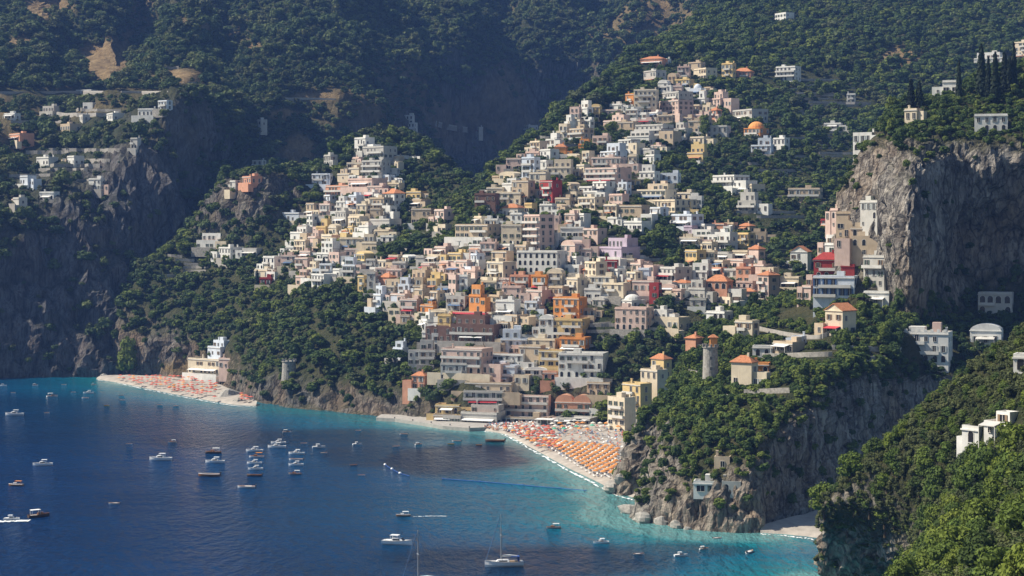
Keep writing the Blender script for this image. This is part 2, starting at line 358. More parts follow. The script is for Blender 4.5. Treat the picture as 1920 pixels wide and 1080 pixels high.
t4 = [(330, 480, 1220, .1), (285, 498, 1150, .15), (360, 505, 1140, 0), (440, 510, 1110, 0), (520, 520, 1072, 0), (600, 530, 1020, 0), (680, 535, 988, 0), (780, 540, 955, 0),
      (890, 545, 925, 0), (980, 550, 915, 0), (1070, 545, 912, 0), (1150, 540, 910, 0), (1270, 540, 905, 0), (1440, 530, 912, 0), (1700, 530, 930, 0), (2150, 530, 930, 0)]
t5 = [(380, 440, 1250, .3), (345, 452, 1180, .3), (405, 452, 1150, .4), (470, 452, 1130, .4), (545, 452, 1122, .1), (620, 455, 1080, 0), (695, 450, 1045, .0), (775, 455, 1030, .1),
      (895, 455, 975, 0), (990, 460, 962, 0), (1075, 455, 962, 0), (1160, 450, 962, 0), (1285, 445, 970, 0), (1440, 430, 990, 0), (1700, 430, 1000, 0), (2150, 430, 1000, 0)]
t6 = [(420, 370, 1270, .6), (400, 392, 1185, .9), (425, 352, 1168, .95), (485, 340, 1158, .95), (550, 350, 1170, .9), (622, 372, 1150, .1), (700, 360, 1118, 0), (775, 375, 1115, .1),
      (890, 378, 1050, 0), (985, 370, 1035, 0), (1080, 360, 1040, 0), (1170, 350, 1050, 0), (1295, 340, 1075, 0), (1440, 320, 1110, 0), (1700, 320, 1130, 0), (2150, 320, 1130, 0)]
t7 = [(440, 350, 1290, .3), (425, 345, 1215, .3), (450, 330, 1200, .2), (500, 322, 1195, .2), (560, 322, 1205, .2), (630, 302, 1195, 0), (700, 266, 1220, 0), (775, 268, 1235, 0),
      (888, 353, 1125, 0), (980, 282, 1140, 0), (1080, 262, 1160, 0), (1180, 235, 1190, 0), (1305, 220, 1230, 0), (1450, 200, 1275, 0), (1700, 200, 1290, 0), (2150, 200, 1290, 0)]
t8 = [(470, 380, 1340, 0), (450, 370, 1290, 0), (470, 365, 1270, 0), (520, 360, 1270, 0), (580, 360, 1280, 0), (650, 345, 1280, 0), (710, 310, 1320, 0), (785, 310, 1330, 0),
      (890, 385, 1230, 0), (985, 290, 1250, 0), (1078, 196, 1240, 0), (1185, 118, 1340, 0), (1310, 100, 1390, 0), (1460, 80, 1430, 0), (1700, 80, 1440, 0), (2150, 80, 1440, 0)]
t9 = [(500, 420, 1400, 0), (480, 410, 1360, 0), (490, 410, 1350, 0), (540, 410, 1350, 0), (600, 410, 1370, 0), (670, 400, 1380, 0), (730, 370, 1420, 0), (800, 360, 1450, 0),
      (895, 420, 1360, 0), (1000, 330, 1380, 0), (1100, 230, 1370, 0), (1200, 100, 1430, 0), (1320, 45, 1520, 0), (1470, -20, 1640, 0), (1700, -20, 1640, 0), (2150, -20, 1640, 0)]
t10 = [(520, 450, 1460, 0), (500, 450, 1440, 0), (510, 450, 1440, 0), (560, 450, 1440, 0), (620, 450, 1450, 0), (690, 440, 1470, 0), (760, 420, 1500, 0), (820, 400, 1540, 0),
       (900, 450, 1480, 0), (1020, 380, 1500, 0), (1130, 280, 1500, 0), (1240, 130, 1560, 0), (1340, 10, 1660, 0), (1480, -110, 1860, 0), (1700, -110, 1860, 0), (2150, -110, 1860, 0)]
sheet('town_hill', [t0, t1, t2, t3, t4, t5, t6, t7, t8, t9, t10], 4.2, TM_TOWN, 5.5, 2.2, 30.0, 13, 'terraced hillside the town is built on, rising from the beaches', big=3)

# ---- C: promontory with villas, the cove cliff and the tall overhanging cliff
Cc = [
 [(1180, 880, 685), (1190, 850, 690), (1200, 820, 690), (1220, 790, 695), (1255, 760, 705), (1290, 700, 730), (1310, 650, 760), (1340, 620, 790), (1380, 600, 830), None, (1420, 600, 860), (1450, 600, 890), (1480, 600, 920)],
 [(1137, 927, 621), (1168, 885, 626), (1182, 835, 632), (1203, 790, 640), (1240, 757, 652), (1275, 695, 690), (1295, 645, 720), (1330, 612, 745), (1360, 598, 770), None, (1400, 592, 800), (1440, 592, 830), (1480, 600, 870)],
 [(1222, 931, 616), (1225, 880, 622), (1232, 830, 628), (1245, 775, 634), (1275, 735, 650), (1310, 690, 680), (1330, 642, 712), (1370, 608, 735), (1400, 590, 760), None, (1430, 578, 790), (1460, 578, 815), (1500, 590, 850)],
 [(1168, 969, 574), (1195, 938, 578), (1240, 880, 590), (1262, 800, 604), (1290, 745, 625), (1340, 698, 655), (1360, 650, 690), (1400, 615, 715), (1435, 592, 740), None, (1465, 570, 765), (1500, 560, 790), (1530, 565, 830)],
 [(1240, 985, 557), (1250, 945, 562), (1270, 880, 572), (1285, 800, 590), (1320, 748, 612), (1380, 705, 640), (1410, 655, 668), (1450, 622, 695), (1480, 592, 720), None, (1505, 560, 745), (1535, 540, 770), (1560, 545, 820)],
 [(1295, 995, 548), (1300, 950, 552), (1310, 890, 558), (1320, 820, 572), (1370, 755, 598), (1430, 712, 625), (1470, 662, 652), (1505, 625, 678), (1530, 585, 705), None, (1548, 520, 735), (1570, 470, 760), (1590, 475, 820)],
 [(1420, 1000, 543), (1415, 955, 547), (1415, 890, 551), (1420, 820, 560), (1450, 765, 580), (1490, 720, 604), (1530, 675, 630), (1560, 632, 655), (1588, 578, 690), (1592, 480, 712), (1590, 372, 735), (1600, 318, 760), (1640, 290, 820)],
 [(1440, 982, 560), (1470, 940, 566), (1480, 880, 571), (1500, 788, 580), (1530, 735, 592), (1560, 695, 606), (1600, 668, 630), (1630, 628, 655), (1660, 582, 690), (1655, 440, 696), (1640, 292, 722), (1660, 240, 755), (1690, 196, 820)],
 [(1555, 960, 583), (1560, 930, 590), (1570, 880, 596), (1590, 775, 604), (1610, 716, 612), (1640, 696, 624), (1660, 668, 638), (1690, 630, 655), (1715, 592, 682), (1708, 450, 674), (1718, 298, 690), (1745, 240, 740), (1770, 180, 800)],
 [(1720, 920, 630), (1720, 900, 634), (1725, 860, 640), (1730, 770, 646), (1735, 716, 650), (1750, 696, 656), (1770, 668, 664), (1790, 634, 674), (1815, 602, 705), (1820, 470, 724), (1815, 305, 706), (1818, 250, 735), (1825, 150, 790)],
 [(2120, 910, 640), (2120, 900, 645), (2120, 860, 650), (2120, 770, 656), (2120, 710, 660), (2120, 690, 664), (2120, 665, 668), (2120, 630, 674), (2120, 600, 690), (2120, 450, 715), (2120, 260, 700), (2120, 180, 730), (2120, 60, 790)]]
Crock = [1, 1, .95, .55, .0, 0, 0, 0, .15, .9, .95, .45, .2]
for c in Cc:
    if c[9] is None: c[9] = tuple((a + b) / 2 for a, b in zip(c[8], c[10]))
crows = []
for r in range(13):
    rw = []
    for k, c in enumerate(Cc):
        rk = Crock[r]
        if r >= 9 and k < 5: rk = 0.0
        if r in (9, 10) and k == 5: rk = .5
        if r == 3 and k in (4, 5, 6): rk = .1
        if r == 2 and k in (5,): rk = .45
        if r == 3 and k in (7, 8, 9, 10): rk = 1
        if r == 4 and k >= 8: rk = .7
        p = c[r]; Y = p[2]; v = p[1]
        if r == 0: v = HOR + (CAMZ + 2.0) * FPX / Y
        rw.append((p[0], v, Y, rk))
    crows.append(rw)
crows.append([(p[0] + 25, p[1] + 40, p[2] + 55, 0) for p in crows[-1]])
crows.append([(p[0] + 25, p[1] + 120, p[2] + 70, 0) for p in crows[-1]])
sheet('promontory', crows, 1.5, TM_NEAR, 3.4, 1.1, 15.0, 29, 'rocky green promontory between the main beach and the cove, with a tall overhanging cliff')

# ---- D: near slope, lower right
Dd = [
 [(1600, 1130, 520), (1640, 1060, 505), (1660, 990, 490), (1740, 890, 470), (1830, 800, 455), (1920, 720, 445), (2000, 680, 435), (2180, 600, 420)],
 [(1543, 1087, 474), (1543, 1003, 456), (1547, 945, 442), (1650, 845, 427), (1750, 752, 416), (1850, 672, 406), (1935, 625, 396), (2110, 540, 380)],
 [(1590, 1100, 463), (1595, 1018, 446), (1618, 955, 428), (1718, 868, 408), (1808, 780, 394), (1890, 708, 382), (1980, 655, 371), (2160, 570, 355)],
 [(1690, 1105, 440), (1700, 1040, 418), (1730, 975, 402), (1800, 900, 384), (1870, 825, 368), (1950, 760, 353), (2050, 705, 342), (2260, 620, 322)],
 [(1720, 1135, 345), (1765, 1075, 335), (1820, 1015, 322), (1890, 955, 310), (1960, 895, 298), (2050, 830, 286), (2150, 775, 275), (2360, 690, 255)],
 [(1560, 1220, 270), (1660, 1165, 262), (1790, 1110, 252), (1920, 1050, 240), (2050, 1000, 228), (2150, 950, 216), (2250, 900, 205), (2450, 820, 185)],
 [(1500, 1400, 200), (1700, 1340, 195), (1900, 1280, 190), (2100, 1230, 180), (2250, 1180, 170), (2400, 1130, 160), (2500, 1080, 150), (2700, 1000, 140)]]
Dr = [[.5] * 8, [.95, .9, .4, 0, 0, 0, 0, 0], [1, .9, .2, 0, 0, 0, 0, 0], [.9, .6, .1, 0, 0, 0, 0, 0], [.3, .1, 0, 0, 0, 0, 0, 0], [0] * 8, [0] * 8]
sheet('foreground_slope', [[(*p, r) for p, r in zip(a, b)] for a, b in zip(Dd, Dr)], 2.2, TM_NEAR, 2.2, .8, 14.0, 47, 'wooded slope in the near right corner, above a low rock cliff')

# ---- ray casting on all sheets
BV = {k: BVHTree.FromPolygons(s['p'].tolist(), s['F'].tolist()) for k, s in SHEETS.items()}
CAMP = Vector((0, 0, CAMZ))
def hit(u, v, only=None):
    d = Vector(P(u, v, 1.0)) - CAMP; d.normalize(); best = None
    for k, t in BV.items():
        if only and k not in only: continue
        h = t.ray_cast(CAMP, d)
        if h[0] is not None and (best is None or h[3] < best[3]): best = (h[0], h[1], k, h[3])
    return best
def drop(x, y, only=None):
    best = None
    for k, t in BV.items():
        if only and k not in only: continue
        h = t.ray_cast(Vector((x, y, 900)), Vector((0, 0, -1)))
        if h[0] is not None and (best is None or h[0].z > best): best = h[0].z
    return best

# ------------------------------------------------------------------ sea
def build_sea():
    # vertices denser in view; colour attribute = real water depth / sea-bed, from distance to the shore
    us = np.arange(-700, 2700, 8.0); vs = np.concatenate([np.arange(690, 860, 4.0), np.arange(860, 1100, 6.0), np.arange(1100, 1700, 30.0)])
    Yv = seaY(vs); Yv = np.concatenate([[3000.0, 1600.0, 1250.0], Yv])
    U, Y = np.meshgrid(us, Yv); X = (U - 960) / FPX * Y
    p = np.stack([X.ravel(), Y.ravel(), np.zeros(X.size)], 1)
    shore = []
    for a, b in ((t0, 1.0), (crows[0], 1.0), (Dd[1], 1.0), (Dd[2], 1.0)):
        pts = [Vector(P(q[0], q[1], q[2])) for q in a]
        if a is not t0 and a is not crows[0]: pts = pts[:1]
        for i in range(max(1, len(pts) - 1)):
            A = pts[i]; Bq = pts[min(i + 1, len(pts) - 1)]
            for k in range(12): q = A.lerp(Bq, k / 12); shore.append((q.x, q.y))
    shore = np.array(shore)
    d = np.full(len(p), 1e9)
    for s in shore: d = np.minimum(d, np.hypot(p[:, 0] - s[0], p[:, 1] - s[1]))
    d = d + fbm(p, 60, 3, 77) * 9
    vv = HOR + CAMZ * FPX / p[:, 1]; uu = U.ravel()
    depth = 1 - np.exp(-np.clip(d, 0, None) / 66.0)
    # shallower sandy shelf before the main beach and the cove
    shelf = np.exp(-(((uu - 1180) / 330) ** 2 + ((vv - 950) / 75) ** 2))
    depth = np.clip(depth - .28 * shelf, 0, 1)
    weed = np.zeros(len(p))
    for (a, b, rx, ry, s) in ((860, 865, 150, 34, 1), (560, 822, 330, 20, .7), (960, 1052, 330, 34, .9), (620, 1066, 260, 20, .35), (120, 790, 260, 50, .4), (1250, 1032, 160, 14, .6), (300, 800, 260, 26, .5), (700, 850, 120, 26, .7)):
        q = ((uu - a) / rx) ** 2 + ((vv - b) / ry) ** 2 + fbm(p, 45, 3, 91) * .45
        weed = np.maximum(weed, s * np.clip(1.5 - q * 1.2, 0, 1))
    nr, nc = X.shape; idx = np.arange(nr * nc).reshape(nr, nc)
    F = np.stack([idx[:-1, :-1], idx[1:, :-1], idx[1:, 1:], idx[:-1, 1:]], -1).reshape(-1, 4)
    me = bpy.data.meshes.new('sea'); me.from_pydata(p.tolist(), [], F.tolist())
    for nm, arr in (('depth', depth), ('weed', np.clip(weed, 0, 1))):
        at = me.attributes.new(nm, 'FLOAT', 'POINT'); at.data.foreach_set('value', arr.astype(np.float32))
    m, nt, b = newmat('sea_water')
    ad = N(nt, 'ShaderNodeAttribute', attribute_name='depth'); aw = N(nt, 'ShaderNodeAttribute', attribute_name='weed')
    r = ramp(nt, [(.0, (.10, .27, .27)), (.08, (.008, .165, .20)), (.35, (.0006, .100, .175)), (.65, (.0005, .050, .128)), (.95, (.0004, .023, .090))], ad.outputs['Fac'])
    c = mixc(nt, r.outputs[0], (.0015, .015, .044), aw.outputs['Fac'])
    wv = noise_node(nt, .012, 4, .6, stretch=(.6, 1.6, 1)); wr = ramp(nt, [(.35, (.85, .85, .87)), (.65, (1.13, 1.13, 1.12))], wv.outputs[0]); c = mixc(nt, c, wr.outputs[0], 1.0, 'MULTIPLY')
    nt.links.new(c, b.inputs['Base Color']); b.inputs['Roughness'].default_value = .12; b.inputs['IOR'].default_value = 1.33; b.inputs['Specular IOR Level'].default_value = .13
    w1 = noise_node(nt, .30, 5, .62, stretch=(1.2, .45, 1)); w2 = noise_node(nt, .03, 3, .5, stretch=(1, 1.2, 1))
    mx = N(nt, 'ShaderNodeMath', operation='MULTIPLY_ADD'); nt.links.new(w2.outputs[0], mx.inputs[0]); mx.inputs[1].default_value = .9; nt.links.new(w1.outputs[0], mx.inputs[2])
    bp = N(nt, 'ShaderNodeBump'); bp.inputs['Strength'].default_value = 1.0; bp.inputs['Distance'].default_value = 2.6
    nt.links.new(mx.outputs[0], bp.inputs['Height']); nt.links.new(bp.outputs[0], b.inputs['Normal'])
    me.materials.append(m)
    o = bpy.data.objects.new('sea', me); COL.objects.link(o)
    tag(o, 'deep blue bay turning turquoise towards the beaches', None, None, 'structure')
build_sea()

# ------------------------------------------------------------------ beaches
def strip(name, A, B, nsub, mat, label, curve=.5, noise=.25):
    """pebble sheet lofted between a waterline A and a back line B, both lists of (u, v, z)"""
    def pts(L):
        out = []
        for (u, v, z) in L:
            Y = (CAMZ - z) * FPX / (v - HOR); out.append(P(u, v, Y))
        return np.array(out)
    a, b = pts(A), pts(B); a = interp1(a, [8] * (len(a) - 1)); b = interp1(b, [8] * (len(b) - 1))
    t = np.linspace(0, 1, nsub)[:, None, None]
    G = a[None] * (1 - t) + b[None] * t
    G[:, :, 2] = a[None, :, 2] * (1 - t[:, :, 0] ** curve) + b[None, :, 2] * t[:, :, 0] ** curve
    p = G.reshape(-1, 3); p[:, 2] += fbm(p, 6, 3, 5) * noise * np.clip(t, 0, 1).repeat(G.shape[1], 1).reshape(-1)
    idx = np.arange(len(p)).reshape(G.shape[:2])
    F = np.stack([idx[:-1, :-1], idx[:-1, 1:], idx[1:, 1:], idx[1:, :-1]], -1).reshape(-1, 4)
    me = bpy.data.meshes.new(name); me.from_pydata(p.tolist(), [], F.tolist()); me.materials.append(mat)
    o = bpy.data.objects.new(name, me); COL.objects.link(o); tag(o, label, None, None, 'structure')
    return G
MAINB_W = [(905, 809, -.4), (945, 816, -.4), (975, 832, -.4), (1010, 852, -.4), (1060, 881, -.4), (1110, 906, -.4), (1148, 926, -.4), (1185, 938, -.4)]
MAINB_B = [(915, 796, 2.2), (960, 792, 2.6), (1010, 791, 2.8), (1070, 792, 2.8), (1130, 796, 2.8), (1180, 800, 2.8), (1225, 806, 2.8), (1250, 860, 2.8)]
BEACH = strip('beach', MAINB_W, MAINB_B, 14, M['sand'], 'main pebble beach below the town, covered in rows of umbrellas')
FORB_W = [(180, 712, -.4), (230, 721, -.4), (300, 736, -.4), (360, 748, -.4), (405, 756, -.4), (440, 761, -.4), (480, 763, -.4)]
FORB_B = [(190, 703, 2.5), (240, 703, 2.5), (310, 706, 2.8), (370, 713, 3), (415, 722, 3), (450, 740, 2.5), (482, 752, 2)]
BEACH2 = strip('beach', FORB_W, FORB_B, 10, M['sand'], 'far pebble beach under the wooded cliff at the left, with red umbrellas')
COVB_W = [(1425, 1002, -.4), (1470, 1005, -.4), (1510, 1010, -.4), (1550, 1016, -.4), (1620, 1022, -.4)]
COVB_B = [(1428, 984, 2), (1470, 972, 2.4), (1510, 962, 2.4), (1550, 952, 2.4), (1620, 940, 2.4)]
strip('beach', COVB_W, COVB_B, 8, M['sand'], 'small pale cove beach under the dark cliff at the right')
def surf(W, name_label, wd=1.4):
    mb = MB(); pts = []
    for (u, v, z) in W:
        pts.append(Vector(P(u, v, seaY(v))))
    P2 = [Vector(q) for q in interp1(np.array([tuple(q) for q in pts]), [14] * (len(pts) - 1))]
    rnd = random.Random(5)
    for i in range(len(P2) - 1):
        d = (P2[i + 1] - P2[i]); n = Vector((-d.y, d.x, 0)).normalized()
        w0 = wd * rnd.uniform(.1, 1.0)
        if rnd.random() < .2: continue
        o = n * rnd.uniform(-.5, .5)
        a, b = P2[i] + o, P2[i + 1] + o
        mb.quad((a.x, a.y, .06), (b.x, b.y, .06), (b.x + n.x * w0, b.y + n.y * w0, .07), (a.x + n.x * w0, a.y + n.y * w0, .07))
    o = mb.build('surf', M['foam']); tag(o, name_label, None, None, 'stuff')
surf(MAINB_W, 'thin white surf along the main beach', 1.3)
surf(FORB_W, 'thin white surf along the far beach')
surf(COVB_W, 'thin white surf along the cove beach')
#==PART3==

# ------------------------------------------------------------------ houses
# shared window / door / balcony pieces (front plane at y=0, facing -y, origin at the sill centre)
def window_mesh(name, w, h, shutter=None, arch=False):
    mb = MB(); f = .07
    if arch:
        n = 8; pts = [(-w / 2, -.04, 0), (w / 2, -.04, 0)] + [(w / 2 * math.cos(math.pi * i / n), -.04, h - w / 2 + w / 2 * math.sin(math.pi * i / n)) for i in range(n + 1)]
        mb.poly(pts, 1)
        out = [(p[0] * 1.16, -.10, p[2] + (.12 if p[2] > 0 else 0)) for p in pts[1:]]; inn = [(p[0], -.10, p[2]) for p in pts[1:]]
        out.append((-w / 2 * 1.16, -.10, 0)); inn.append((-w / 2, -.10, 0))
        for i in range(len(out) - 1): mb.quad(out[i], out[i + 1], inn[i + 1], inn[i], 0)
    else:
        mb.quad((-w / 2, -.04, 0), (w / 2, -.04, 0), (w / 2, -.04, h), (-w / 2, -.04, h), 1)
        mb.box(-w / 2 - f, w / 2 + f, -.22, -.005, -f, 0, 0)
        mb.box(-w / 2 - f, w / 2 + f, -.16, -.005, h, h + f, 0)
        mb.box(-.05, .05, -.10, -.05, 0, h, 0)
        if shutter:
            for s in (-1, 1): mb.box(s * (w / 2 + .05) - (.55 if s < 0 else 0), s * (w / 2 + .05) + (.55 if s > 0 else 0), -.14, -.03, 0, h, 2)
        else:
            for s in (-1, 1): mb.box(s * (w / 2 + f / 2) - f / 2, s * (w / 2 + f / 2) + f / 2, -.16, -.005, 0, h, 0)
    return mb.mesh(name, [M['frame'], M['glass'], shutter or M['frame']])
WIN = {'s': window_mesh('window', 1.15, 1.7), 'g': window_mesh('window', 1.05, 1.75, M['shut']), 't': window_mesh('window', 1.25, 2.4), 'b': window_mesh('window', 1.4, 2.6, M['blue']),
       'a': window_mesh('window', 1.4, 2.3, None, True), 'w': window_mesh('window', 2.3, 1.7), 'k': window_mesh('window', .8, 1.2), 'L': window_mesh('window', 2.0, 2.7, None, True)}
WIN['c'] = window_mesh('window', 1.1, 1.8, M['shut2']); WIN['p'] = window_mesh('window', 1.1, 2.2, M['shut3'])
DOOR = window_mesh('door', 1.5, 2.7, M['shut'])
BALC = {}
def balcony_mesh(w, d=1.4):
    w = round(w * 2) / 2
    if (w, d) not in BALC:
        mb = MB(); mb.box(-w / 2, w / 2, -d, .15, -.22, 0, 0)
        mb.box(-w / 2, w / 2, -d, -d + .1, 0.002, .95, 1); mb.box(-w / 2, -w / 2 + .1, -d + .102, .1, 0.002, .95, 1); mb.box(w / 2 - .1, w / 2, -d + .102, .1, 0.002, .95, 1)
        BALC[(w, d)] = mb.mesh('balcony', [M['frame'], M['frame']])
    return BALC[(w, d)]
MESHES = {}
def add(name, me, parent, loc, rz=0.0):
    o = bpy.data.objects.new(name, me); COL.objects.link(o); o.parent = parent; o.location = loc; o.rotation_euler = (0, 0, rz)
    return o

def walls(w, d, h, parapet, base=-7.0):
    """outer shell with a real parapet rim"""
    mb = MB(); t = .3; x0, x1, y0, y1 = -w / 2, w / 2, 0, d; H = h + parapet
    o = [(x0, y0), (x1, y0), (x1, y1), (x0, y1)]; i = [(x0 + t, y0 + t), (x1 - t, y0 + t), (x1 - t, y1 - t), (x0 + t, y1 - t)]
    mb.ring([(a, b, base) for a, b in o], [(a, b, H) for a, b in o])
    if parapet > 0:
        mb.ring([(a, b, H) for a, b in o], [(a, b, H) for a, b in i]); mb.ring([(a, b, H) for a, b in i], [(a, b, h - .1) for a, b in i])
    return mb
def hip(w, d, h, over=.45, ridge=None):
    mb = MB(); x0, x1, y0, y1 = -w / 2 - over, w / 2 + over, -over, d + over
    r = max(0, (w - d) / 2) if ridge is None else ridge; yc = d / 2
    a, b = (-r, yc, h), (r, yc, h)
    A, B, C, D = (x0, y0, 0), (x1, y0, 0), (x1, y1, 0), (x0, y1, 0)
    mb.quad(A, B, b, a); mb.quad(C, D, a, b); mb.tri(B, C, b); mb.tri(D, A, a)
    for p, q in ((A, B), (B, C), (C, D), (D, A)): mb.quad((p[0], p[1], -.22), (q[0], q[1], -.22), q, p)
    mb.quad((x0, y0, -.22), (x0, y1, -.22), (x1, y1, -.22), (x1, y0, -.22))
    return mb
def gable(w, d, h, over=.4):
    mb = MB(); x0, x1, y0, y1 = -w / 2 - over, w / 2 + over, -over, d + over
    mb.quad((x0, y0, 0), (0, y0, h), (0, y1, h), (x0, y1, 0)); mb.quad((0, y0, h), (x1, y0, 0), (x1, y1, 0), (0, y1, h))
    mb.quad((x0, y0, -.25), (x0, y1, -.25), (0, y1, h - .25), (0, y0, h - .25)); mb.quad((0, y0, h - .25), (0, y1, h - .25), (x1, y1, -.25), (x1, y0, -.25))
    mb.quad((x0, y0, -.25), (0, y0, h - .25), (0, y0, h), (x0, y0, 0)); mb.quad((0, y0, h - .25), (x1, y0, -.25), (x1, y0, 0), (0, y0, h))
    return mb
def vault(w, d, h, n=10):
    mb = MB()
    pr = [(w / 2 * math.cos(math.pi * i / n), h * math.sin(math.pi * i / n)) for i in range(n + 1)]
    for i in range(n): mb.quad((pr[i][0], -.02, pr[i][1]), (pr[i][0], d + .02, pr[i][1]), (pr[i + 1][0], d + .02, pr[i + 1][1]), (pr[i + 1][0], -.02, pr[i + 1][1]))
    mb.poly([(x, -.02, z) for x, z in pr]); mb.poly([(x, d + .02, z) for x, z in pr][::-1])
    return mb
def dome(cx, cy, r, h, k=16, n=6):
    mb = MB(); prev = None
    for j in range(n + 1):
        a = math.pi / 2 * j / n; rr = max(r * math.cos(a), .02); z = h * math.sin(a)
        rg = [(cx + rr * math.cos(2 * math.pi * i / k), cy + rr * math.sin(2 * math.pi * i / k), z) for i in range(k)]
        if prev: mb.ring(prev, rg)
        prev = rg
    return mb

HOUSES = []
ST = 3.6
def facade(root, w, h0, h1, y, rz, kinds, rnd, cx=0.0, dens=1.0, storeys=None, first_door=False, stx=None, ox=0.0, oy=0.0, skip=.14):
    """windows in rows on a facade plane; parts of the house"""
    n = storeys or max(1, round((h1 - h0) / ST)); sh = (h1 - h0) / n
    cols = max(1, int(w / (3.2 / dens) + .4)); pitch = w / cols
    for j in range(n):
        kd = kinds[min(j, len(kinds) - 1)]
        hh = {'s': 1.7, 'g': 1.75, 't': 2.4, 'b': 2.6, 'a': 2.3, 'w': 1.7, 'k': 1.2, 'L': 2.7, 'c': 1.8, 'p': 2.2}[kd]
        z = h0 + j * sh + max(.2, min(1.1, (sh - hh) * .55))
        for i in range(cols):
            if rnd.random() < skip: continue
            lx = cx - w / 2 + pitch * (i + .5 + rnd.uniform(-.08, .08)); k0 = kd
            if kd in 'sgtcpw' and rnd.random() < .3: kd = rnd.choice('sgtcpk')
            c, s = math.cos(rz), math.sin(rz)
            add('window', WIN[kd], root, (ox + lx * c - y * s, oy + lx * s + y * c, z + (.5 if kd == 'k' else 0)), rz); kd = k0

